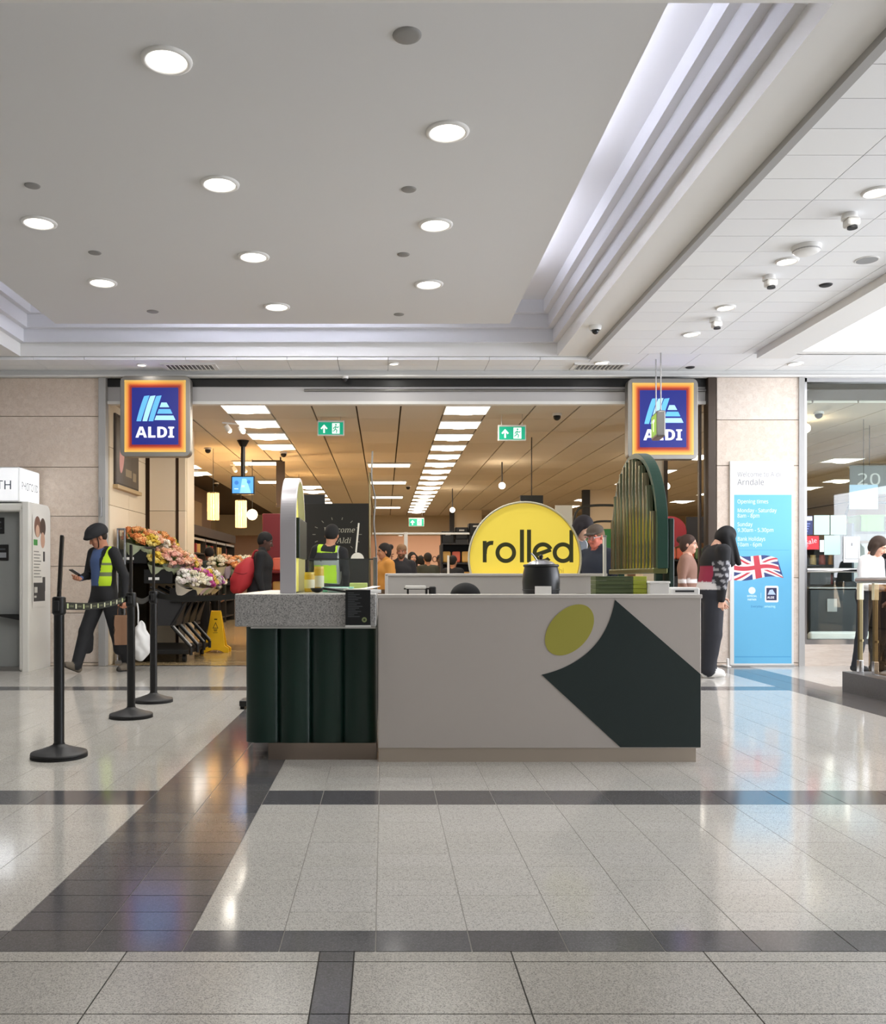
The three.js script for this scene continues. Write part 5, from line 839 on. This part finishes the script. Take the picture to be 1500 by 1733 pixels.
function person(o) {
  const s = o.h / 1.75, c = { skin: 0xc08a6c, top: 0x33363c, inner: null, trousers: 0x23252a, shoes: 0x222222, hair: 0x1e1814, ...o.col }, fine = o.fine ?? 1;
  const root = thing('person', o.label, 'person', [o.x, 0, -o.d], (o.turn || 0) * DEG);
  root.scale.setScalar(s);
  const lean = new THREE.Quaternion().setFromEuler(new THREE.Euler((o.lean || 0) * DEG, 0, (o.tilt || 0) * DEG)), hip = V(0, .95, 0);
  const up = p => V(...p).sub(hip).applyQuaternion(lean).add(hip);
  const b = o.bulk ?? 1, B = [];
  // torso
  B.push(ell(V(0, .96, -.005), [.165 * b, .15, .125 * b], o.coatLong ? c.top : c.trousers, .05));
  B.push(ell(up([0, 1.12, 0]), [.158 * b, .17, .118 * b], c.top, .06, lean)); B.push(ell(up([0, 1.3, -.005]), [.182 * b, .17, .125 * b], c.top, .06, lean));
  B.push(cap2(up([-.13 * b, 1.425, -.01]), up([.13 * b, 1.425, -.01]), .062, .062, c.top, .06)); B.push(cap2(up([0, 1.42, -.01]), up([0, 1.52, .005]), .056, .052, c.skin, .03));
  if (o.collar) B.push(cap2(up([-.05, 1.475, -.01]), up([.05, 1.475, -.01]), .055, .055, c.top, .03));
  if (o.coatLong) { B.push(ell(V(0, .82, -.01), [.17 * b, .2, .14 * b], c.top, .05)); }
  // legs
  const legs = o.legs || [[4, 6, 0], [-4, 6, 0]], lw = o.loose ?? 1;
  [1, -1].forEach((sd, i) => {
    const [sw, kn, toe = 0, spread = 3] = legs[i], A = V(sd * .085, .9, 0), t = (-sw) * DEG;
    const K = A.clone().add(V(Math.sin(spread * DEG) * sd * .42, -.42 * Math.cos(t), -.42 * Math.sin(t))), t2 = t + kn * DEG, N = K.clone().add(V(sd * .01, -.40 * Math.cos(t2), -.40 * Math.sin(t2)));
    B.push(cap2(A, K, .092 * Math.sqrt(lw), .066 * lw, c.trousers, .03)); B.push(cap2(K, N, .064 * lw, .05 * lw, c.trousers, .02)); B.push(cap2(K.clone().add(V(0, -.08, -.02)), K.clone().add(V(0, -.2, -.025)), .058 * lw, .05 * lw, c.trousers, .03));
    const dir = V(sd * .12, -Math.tan(-toe * DEG) * 1, 1).normalize(), heel = N.clone().add(V(0, -.045, -.03)); B.push(cap2(heel, heel.clone().addScaledVector(dir, .17), .04, .034, c.shoes, .015)); B.push(cap2(N, N.clone().addScaledVector(dir, .09).add(V(0, -.03, 0)), .042, .034, c.shoes, .02)); B.push(cap2(heel.clone().add(V(0, -.012, 0)), heel.clone().addScaledVector(dir, .2).add(V(0, -.012, 0)), .03, .026, c.soles ?? c.shoes, .015));
  });
  let low = 1e9; for (const p of B) if (p.t === 'c') low = Math.min(low, p.a.y - p.ra, p.b.y - p.rb);
  // arms
  const hands = [], sw = o.sleeve ?? 1;
  [1, -1].forEach((sd, i) => {
    const arm = (o.arms || [])[i] || [[sd * .235, 1.15, -.03], [sd * .245, .9, .05]], S = up([sd * .175 * Math.max(1, b * .97), 1.415, -.01]), E = up(arm[0]), Wr = up(arm[1]);
    const short = o.shortSleeve; B.push(cap2(S, E, .058 * sw, .046 * sw, c.sleeve ?? c.top, .035)); B.push(cap2(E, Wr, .045 * sw, .031 * sw, short ? c.skin : (c.sleeve ?? c.top), .02)); hands.push([E, Wr, sd, arm[2] || {}]);
  });
  const colorOf = o.paint ? (x, y, z, p, k) => o.paint(x, y, z, p, k) ?? k : null;
  const geos = [surfaceNet(B, .016 / fine, colorOf)];
  // hands with five fingers
  for (const [E, Wr, sd, how] of hands) {
    const dir = Wr.clone().sub(E).normalize(); if (how.bend) dir.add(V(...how.bend)).normalize();
    const nrm0 = how.palm ? V(...how.palm) : V(-sd, 0, 0), nrm = nrm0.sub(dir.clone().multiplyScalar(nrm0.dot(dir))).normalize(), across = new THREE.Vector3().crossVectors(dir, nrm).normalize().multiplyScalar(sd), curl = (how.curl ?? 25) * DEG, H = [];
    const at = (a, l, t) => Wr.clone().addScaledVector(across, a).addScaledVector(dir, l).addScaledVector(nrm, t), fdir = a => dir.clone().multiplyScalar(Math.cos(a)).addScaledVector(nrm, Math.sin(a));
    H.push(cap2(at(0, -.03, 0), at(0, .02, 0), .027, .027, c.skin, .02));
    for (const f of [-.027, -.009, .009, .027]) H.push(cap2(at(f * .7, .015, 0), at(f, .085, 0), .014, .012, c.skin, .014));
    [[-.03, .058], [-.01, .072], [.011, .068], [.03, .052]].forEach(([a, l], q) => { const b0 = at(a, .088, 0), m = b0.clone().addScaledVector(fdir(curl * (.7 + .1 * q)), l * .55), t = m.clone().addScaledVector(fdir(curl * (2.0 + .1 * q)), l * .55); H.push(cap2(b0, m, .0105, .0095, c.skin, .004)); H.push(cap2(m, t, .0095, .0075, c.skin, .004)); });
    const th = at(-.033, .028, .004), tm = th.clone().addScaledVector(across, -.028).addScaledVector(dir, .034).addScaledVector(nrm, .012 + .02 * Math.sin(curl)), tt = tm.clone().addScaledVector(dir, .028).addScaledVector(nrm, .02 * Math.sin(curl)); H.push(cap2(th, tm, .0125, .011, c.skin, .012)); H.push(cap2(tm, tt, .0105, .0085, c.skin, .006));
    geos.push(surfaceNet(H, .005 / Math.min(1, fine)));
  }
  // head with a face
  const hq = lean.clone().multiply(new THREE.Quaternion().setFromEuler(new THREE.Euler((o.nod || 0) * DEG, (o.look || 0) * DEG, (o.cock || 0) * DEG, 'YXZ'))), nk = up([0, 1.5, 0]), hp = p => V(...p).applyQuaternion(hq).add(nk), Z0 = .115;
  const P = (x, y, z) => hp([x, y + Z0, z + .012]), H = [];
  H.push(ell(P(0, .03, -.012), [.075, .092, .094], c.skin, .02, hq)); H.push(ell(P(0, -.045, .02), [.056, .068, .066], c.skin, .035, hq)); H.push(cap2(P(0, -.08, .052), P(0, -.088, .058), .024, .022, c.skin, .03)); H.push(cap2(P(0, -.05, -.03), hp([0, -.03, 0]), .052, .054, c.skin, .03));
  H.push(cap2(P(0, .008, .082), P(0, -.03, .1), .009, .013, c.skin, .014)); for (const e of [-1, 1]) { H.push(ell(P(e * .077, -.008, -.012), [.011, .03, .018], c.skin, .008, hq)); H.push(cap2(P(e * .02, .026, .079), P(e * .052, .024, .066), .009, .008, c.skin, .014)); H.push(ell(P(e * .034, -.03, .062), [.022, .02, .018], c.skin, .02, hq)); H.push({ ...ell(P(e * .032, .006, .092), [.018, .011, .014], undefined, .012, hq), cut: true }); }
  H.push(cap2(P(-.02, -.056, .079), P(.02, -.056, .079), .0075, .0075, o.lips ?? 0xa05a4c, .006));
  const inv = hq.clone().invert(), face = (x, y, z, p, k) => { const v = tmpV.set(x, y, z).sub(nk).applyQuaternion(inv); const X = Math.abs(v.x), Y = v.y - Z0, Zz = v.z - .012; if (Zz > .05 && Math.hypot(X - .032, (Y - .006) * 1.5) < .0125) return Math.hypot(X - .032, Y - .006) < .007 ? 0x1c1410 : 0xd8cfc8; if (Zz > .05 && X > .014 && X < .054 && Math.abs(Y - .027) < .0055) return c.hair; if (o.beard && Zz > .01 && Y < -.035 && !(Math.abs(Y + .056) < .008 && X < .022)) return c.hair; return k; };
  geos.push(surfaceNet(H, .0062, face));
  const body = part('body', mergeGeometries(geos), clothMat, root);
  if (o.hair !== false) {
    const h = o.hairStyle || 'short', R = [], hr = c.hair, push = (...a) => R.push(ell(...a));
    push(P(0, .042, -.022), [.086, .094, .1], hr, .02, hq);
    if (h !== 'short') push(P(0, -.01, -.05), [.088, .1, .07], hr, .03, hq); else push(P(0, -.005, -.055), [.075, .07, .06], hr, .03, hq);
    if (h === 'bob') for (const e of [-1, 1]) R.push(cap2(P(e * .078, .02, -.01), P(e * .07, -.1, .0), .026, .03, hr, .03));
    if (h === 'bun') push(P(0, .06, -.12), [.045, .045, .045], hr, .02, hq);
    if (h === 'pony') R.push(cap2(P(0, .02, -.11), P(0, -.16, -.13), .03, .018, hr, .03));
    if (h === 'long') { const dn = o.hairFall || [0, -.3, -.03]; for (const e of [-1, 0, 1]) { const a = P(e * .06, .0, -.05), q = a.clone().add(V(...dn)).add(V(e * .02, 0, 0)); R.push(cap2(a, q, .05, .04, hr, .05)); } for (const e of [-1, 1]) R.push(cap2(P(e * .08, .03, .02), P(e * .075, 0, .03).add(V(dn[0] * .8, dn[1] * .8, dn[2] + .04)), .028, .03, hr, .04)); }
    R.push({ ...ell(P(0, -.045, .095), [.064 + (h === 'long' ? -.012 : 0), .105, .07], undefined, .015, hq), cut: true });
    if (h === 'short') for (const e of [-1, 1]) R.push({ ...ell(P(e * .085, -.05, .02), [.03, .06, .06], undefined, .01, hq), cut: true });
    part('hair', surfaceNet(R, .008), clothMat, root);
  }
  const q = (name, prims, cell = .012, paint) => part(name, surfaceNet(prims, cell, paint), clothMat, root);
  if (o.more) o.more({ root, up, P, hp, hq, lean, q, c });
  body.position.y = 0; root.position.y = -low * s + .002; return root;
}
// 1 the man in the dark helmet
person({
  label: 'man in dark helmet and yellow safety vest walking while reading his phone', x: -3.27, d: 10.35, h: 1.76, turn: -32, lean: 2, nod: 26, look: -22, bulk: 1.04, fine: 1.15, loose: 1.22, sleeve: 1.15,
  col: { skin: 0xb47d62, top: 0x15161a, trousers: 0x1b1c20, shoes: 0x6b6256, soles: 0x3a3632, hair: 0x2a2018 }, legs: [[-13, 10, 0, 4], [22, 4, 22, 5]],
  arms: [[[.29, 1.14, -.06], [.33, .9, -.02], { palm: [-1, 0, 0], curl: 55 }], [[-.24, 1.16, .02], [-.12, 1.13, .24], { palm: [.3, 1, 0], curl: 35 }]],
  paint: (x, y, z, p, k) => { if (z > .06 && y > .98 && y < 1.47 && x > -.1 && x < .075 && k === 0x15161a && Math.abs(x) < .16) return 0x4a618f; return k; },
  more: ({ up, P, hq, q, lean, root }) => {
    q('helmet', [ell(P(0, .05, -.015), [.112, .11, .14], 0x1d1e22, .02, hq), ell(P(0, .045, .1), [.075, .022, .05], 0x1d1e22, .03, hq), { ...ell(P(0, -.075, .03), [.24, .095, .24], undefined, .01, hq), cut: true }, ...[-.06, -.02, .02, .06].map(e => ({ ...cap2(P(e, .165 - e * e * 6, -.09), P(e, .165 - e * e * 6, .06), .012, .012, undefined, .005), cut: true }))], .007);
    part('strap', tube([P(-.08, .02, .02), P(-.062, -.06, .035), P(0, -.115, .05), P(.062, -.06, .035), P(.08, .02, .02)].map(v => v.toArray()), .006, 24, 6), M.black, root);
    const vest = [[.03, .98, .13], [.18, .98, .06], [.11, 1.44, .06]];
    q('safety_vest', [ell(up([0, 1.12, 0]), [.18, .19, .136], 0xbfe42c, .06, lean), ell(up([0, 1.3, -.005]), [.203, .18, .142], 0xbfe42c, .06, lean), cap2(up([-.135, 1.43, -.01]), up([.135, 1.43, -.01]), .072, .072, 0xbfe42c, .05), away([0, -1, 0], -1.0), away([0, 0, -1], -.03), away([-1, .22, 0], .185), away([1, 0, 0], .185)], .009, (x, y, z, p, k) => (Math.abs(y - 1.17) < .022 || Math.abs(y - 1.285) < .014) ? 0x6f7a5a : k);
  }
});
{ const t = thing('phone', 'dark phone held by the helmeted man', 'phone', [-3.27 - .27, 1.16, -10.35 + .19], -.6); part('case', rbox(.07, .012, .14, .004, 0, 0, 0).rotateX(-.5), M.black, t); part('screen', box(.06, .002, .12, 0, .007, 0).rotateX(-.5), glow(0xb8c8d8, .3, 0x202428), t); }
{ const t = thing('paper_bag', 'brown paper bag carried by the helmeted man', 'bag', [-3.02, .5, -10.22], .3); part('bag', (() => { const g = new THREE.BoxGeometry(.17, .34, .1, 4, 6, 3), p = g.attributes.position; for (let i = 0; i < p.count; i++) p.setXYZ(i, p.getX(i) + .008 * Math.sin(p.getY(i) * 40 + p.getZ(i) * 30), p.getY(i), p.getZ(i) * (1 - .35 * (p.getY(i) + .17)) + .006 * Math.sin(p.getX(i) * 50)); g.computeVertexNormals(); return g; })(), mat(0x7d5d46, .85), t); part('handle', tube([[-.05, .16, 0], [-.04, .26, 0], [.02, .3, 0], [.05, .16, 0]], .006, 20, 6), mat(0x6a4c38, .8), t); }
{ const t = thing('plastic_bag', 'white plastic carrier bag behind the brown paper bag', 'bag', [-2.86, .36, -10.42], .2); part('bag', (() => { const g = new THREE.SphereGeometry(.15, 20, 16), p = g.attributes.position; for (let i = 0; i < p.count; i++) { const y = p.getY(i); const f = y > 0 ? 1 - y * 3.2 : 1; p.setXYZ(i, p.getX(i) * f * .8 + .01 * Math.sin(y * 60), y * 1.6, p.getZ(i) * f * .6 + .008 * Math.sin(y * 40 + p.getX(i) * 40)); } g.computeVertexNormals(); return g; })(), mat(0xdedfe0, .5), t); part('handle', tube([[-.03, .2, 0], [-.03, .36, 0], [-.05, .5, .02]], .01, 16, 6), mat(0xdedfe0, .5), t); }
// 2 green coat behind the flowers
person({ label: 'shopper in dark green coat bending over the flowers', x: PX(356, 14.6), d: 14.6, h: 1.62, turn: 200, lean: 8, nod: 10, col: { top: 0x2c3531, trousers: 0x1c1e22, hair: 0x15110f }, fine: .9 });
// 3 red bag
person({ label: 'shopper in black coat turned right with a red bag on the back', x: PX(440, 11.9), d: 11.9, h: 1.72, turn: 96, lean: 4, nod: 12, look: 0, bulk: 1.3, coatLong: true, collar: true, sleeve: 1.2, col: { skin: 0x4e342a, top: 0x121216, trousers: 0x17171a, hair: 0x0d0b0b } });
{ const t = thing('red_backpack', 'red fabric bag on the back of the shopper in black', 'bag', [PX(412, 11.75), 1.13, -11.78], .1); part('bag', (() => { const g = new THREE.SphereGeometry(.2, 24, 18), p = g.attributes.position; for (let i = 0; i < p.count; i++) { const y = p.getY(i); p.setXYZ(i, p.getX(i) * .8 + y * .45 + .008 * Math.sin(y * 50), y * 1.25, p.getZ(i) * .8 + .008 * Math.sin(p.getX(i) * 60)); } g.computeVertexNormals(); return g; })(), mat(0xb52a32, .7), t); part('strap', tube([[.1, .2, .05], [.16, .33, .06], [.22, .3, .05], [.22, .1, .09]], .016, 20, 6), mat(0x9a2028, .7), t); part('pocket_seam', tube([[-.12, .05, .12], [0, .02, .165], [.1, .06, .13]], .004, 16, 6), mat(0x7a161e, .7), t); }
// 4 safety vest by the chalkboard
person({
  label: 'worker seen from behind in yellow safety vest before the chalkboard', x: PX(553, 10.9), d: 10.9, h: 1.76, turn: 168, tilt: 5, nod: 12, col: { top: 0x101114, trousers: 0x1a1b20, hair: 0x0e0d0d },
  more: ({ up, q, lean }) => q('safety_vest', [ell(up([0, 1.1, -.004]), [.172, .2, .132], 0xb6e22c, .05, lean), ell(up([0, 1.28, -.008]), [.192, .17, .138], 0xb6e22c, .05, lean), cap2(up([-.12, 1.42, -.01]), up([.12, 1.42, -.01]), .07, .07, 0xb6e22c, .05), away([0, -1, 0], -.92), away([1, 0, 0], .178), away([-1, 0, 0], .178), { ...ell(up([0, 1.57, 0]), [.075, .1, .2], undefined, .02), cut: true }], .011, (x, y, z, p, k) => (y > 1.29 && y < 1.39 && Math.abs(x) < .16) ? 0x24272c : (y > 1.235 && y <= 1.29) || Math.abs(Math.abs(x) - .165) < .016 ? 0x9aa09c : (y < 1.02) ? 0x7fa0a0 : k)
});
// 5..  shoppers in the middle distance
person({ label: 'woman in mustard yellow jacket facing left behind the kiosk', x: PX(652, 12.3), d: 12.3, h: 1.58, turn: -72, nod: 6, bulk: 1.2, sleeve: 1.3, collar: true, hairStyle: 'bun', col: { skin: 0xb07a58, top: 0xc88a3c, trousers: 0x5a4632, hair: 0x17110e } });
person({ label: 'man in dark coat with light brown beanie behind the mustard jacket', x: PX(680, 13.9), d: 13.9, h: 1.62, turn: -10, beard: true, bulk: 1.1, collar: true, hair: false, col: { skin: 0xa8705a, top: 0x24242a, trousers: 0x202228, hair: 0x5a4432 }, fine: .9, more: ({ P, hq, q }) => q('beanie', [ell(P(0, .055, -.015), [.088, .09, .1], 0x8a6a4e, .02, hq), { ...ell(P(0, -.06, .06), [.2, .09, .2], undefined, .01, hq), cut: true }], .009) });
const far = { fine: .75 };
person({ ...far, label: 'far shopper with dark hair in peach top behind the white post', x: PX(698, 17.2), d: 17.2, h: 1.6, turn: 20, hairStyle: 'long', col: { skin: 0xd0a088, top: 0xd09a80, trousers: 0x4a4a52, hair: 0x15110f } });
person({ ...far, label: 'far shopper in black facing away beside the peach top', x: PX(712, 20), d: 20, h: 1.6, turn: 180, hairStyle: 'bob', col: { top: 0x1c1c20, hair: 0x14110f } });
person({ ...far, label: 'far shopper in olive coat left of the black hoodie', x: PX(724, 17), d: 17, h: 1.58, turn: 190, bulk: 1.1, coatLong: true, col: { top: 0x34362a, hair: 0x1e1712 } });
person({ ...far, label: 'far shopper in black hoodie with pale chest print', x: PX(745.5, 18), d: 18, h: 1.57, turn: 0, bulk: 1.05, col: { skin: 0x5a4034, top: 0x131316, hair: 0x100e0d }, paint: (x, y, z, p, k) => (z > .08 && Math.hypot(x, (y - 1.22) * 1.3) < .08 && y < 1.32) ? 0x6a6a6c : k });
person({ ...far, label: 'far shopper in dark navy jacket beside the packet shelving', x: PX(767, 15.9), d: 15.9, h: 1.5, turn: 150, bulk: 1.15, col: { top: 0x15161c, hair: 0x100e0d } });
// right of the yellow sign
person({ label: 'woman with dark bobbed hair and grey vest bowing behind the yellow sign', x: PX(962, 9.6), d: 9.6, h: 1.8, turn: 52, lean: 10, nod: 26, hairStyle: 'bob', bulk: 1.08, col: { skin: 0xd6ac94, top: 0xc4c2c6, trousers: 0x4a4a50, hair: 0x1a1216 }, paint: (x, y, z, p, k) => (k === 0xc4c2c6 && y > 1.25 && Math.abs(x) < .16) ? 0x55595e : k });
person({
  label: 'red faced man with glasses and dark cap in navy jacket facing left', x: PX(1011, 9.0), d: 9.0, h: 1.64, turn: -48, nod: 14, collar: true, bulk: 1.06, col: { skin: 0xc9735e, top: 0x1c2230, trousers: 0x23252c, hair: 0x6a5038 },
  more: ({ P, q, hq, root }) => { q('cap', [ell(P(0, .062, -.015), [.088, .075, .104], 0x4a3f34, .02, hq), ell(P(0, .05, .1), [.06, .012, .06], 0x3f362d, .02, hq), { ...ell(P(0, -.06, .0), [.2, .095, .2], undefined, .01, hq), cut: true }], .008); const g = []; for (const e of [-1, 1]) { const r = new THREE.TorusGeometry(.021, .0028, 6, 20); r.applyQuaternion(hq); const c = P(e * .032, .004, .094); g.push(r.translate(c.x, c.y, c.z)); g.push(bar(P(e * .052, .006, .088).toArray(), P(e * .08, .004, .0).toArray(), .0025, 6)); } g.push(bar(P(-.012, .008, .098).toArray(), P(.012, .008, .098).toArray(), .0025, 6)); part('glasses', merge(g), M.steel, root); }
});
person({ label: 'woman with tied brown hair and brown top in profile at the entrance', x: PX(1164, 10.7), d: 10.7, h: 1.62, turn: 62, nod: 4, hairStyle: 'bun', col: { skin: 0xd8a48c, top: 0x8a6656, trousers: 0x3a3436, hair: 0x3e2a20 }, paint: (x, y, z, p, k) => k === 0x8a6656 && Math.abs(y - 1.14) < .03 ? 0xd8d0cc : k });
// woman with long black hair
person({
  label: 'woman with long black hair in black, red and white jacket looking down', x: PX(1203, 9.85), d: 9.85, h: 1.72, turn: 92, lean: 9, nod: 38, hairStyle: 'long', hairFall: [.0, -.33, .05], bulk: 1.22, loose: 1.6, sleeve: 1.35, fine: 1.15,
  col: { skin: 0xd9aa92, top: 0x121215, trousers: 0x22242c, shoes: 0xe8e8e6, hair: 0x0b0a0b }, legs: [[4, 4, 0, 2], [-3, 5, 0, 2]],
  arms: [[[.2, 1.14, .06], [.2, .92, .2]], [[-.22, 1.13, .02], [-.2, .88, .05], { curl: 30 }]],
  paint: (x, y, z, p, k) => { if (p && p.col === 0x22242c && y > .98 && Math.abs(x) < .22) return 0xd2cdcc; if (k !== 0x121215) return k; if (Math.abs(x) > .165 && y < 1.3) { const w = Math.sin(y * 95) + Math.sin(z * 90 + y * 40); return y < .98 ? k : w > .35 ? 0x9a9a9e : 0x2c2c32; } if (Math.abs(x) > .165) return k; if (y > 1.07 && y < 1.24) return 0x8e2440; if (y <= 1.07) return 0xd2cdcc; return k; }
});
{ const t = thing('pink_handbag', 'small white and magenta bag under the arm of the black haired woman', 'bag', [PX(1222, 9.8), 1.16, -9.72], .2); part('bag', rbox(.09, .2, .14, .03, 0, 0, 0), mat(0xe6dde2, .5), t); part('magenta_panel', rbox(.095, .09, .1, .02, .004, -.05, .01), mat(0xc83c8e, .5), t); part('strap', tube([[0, .09, .05], [-.03, .26, .03], [-.05, .3, -.02], [0, .09, -.05]], .008, 20, 6), mat(0xd2cdcc, .6), t); }
// woman in white at the balustrade
person({
  label: 'woman in white blouse looking down behind the glass balustrade', x: PX(1470, 10.35), d: 10.35, h: 1.6, turn: 34, lean: 6, nod: 24, look: 10, hairStyle: 'bob', bulk: 1.12, col: { skin: 0xe0b098, top: 0xeeecea, trousers: 0x1e1f24, shoes: 0x2a2a2a, hair: 0x3a2a1e },
  arms: [[[.24, 1.14, .03], [.12, 1.08, .22], { palm: [0, 1, 0], curl: 50 }], [[-.24, 1.14, .03], [-.1, 1.08, .24], { palm: [0, 1, 0], curl: 50 }]]
});
person({ label: 'person in black coat partly hidden behind the woman in white', x: PX(1497, 10.8), d: 10.8, h: 1.56, turn: 60, hairStyle: 'long', col: { top: 0x151518, trousers: 0x151518, hair: 0x120f0e } });
renderer.shadowMap.type = THREE.PCFSoftShadowMap;
renderer.render(scene, camera);
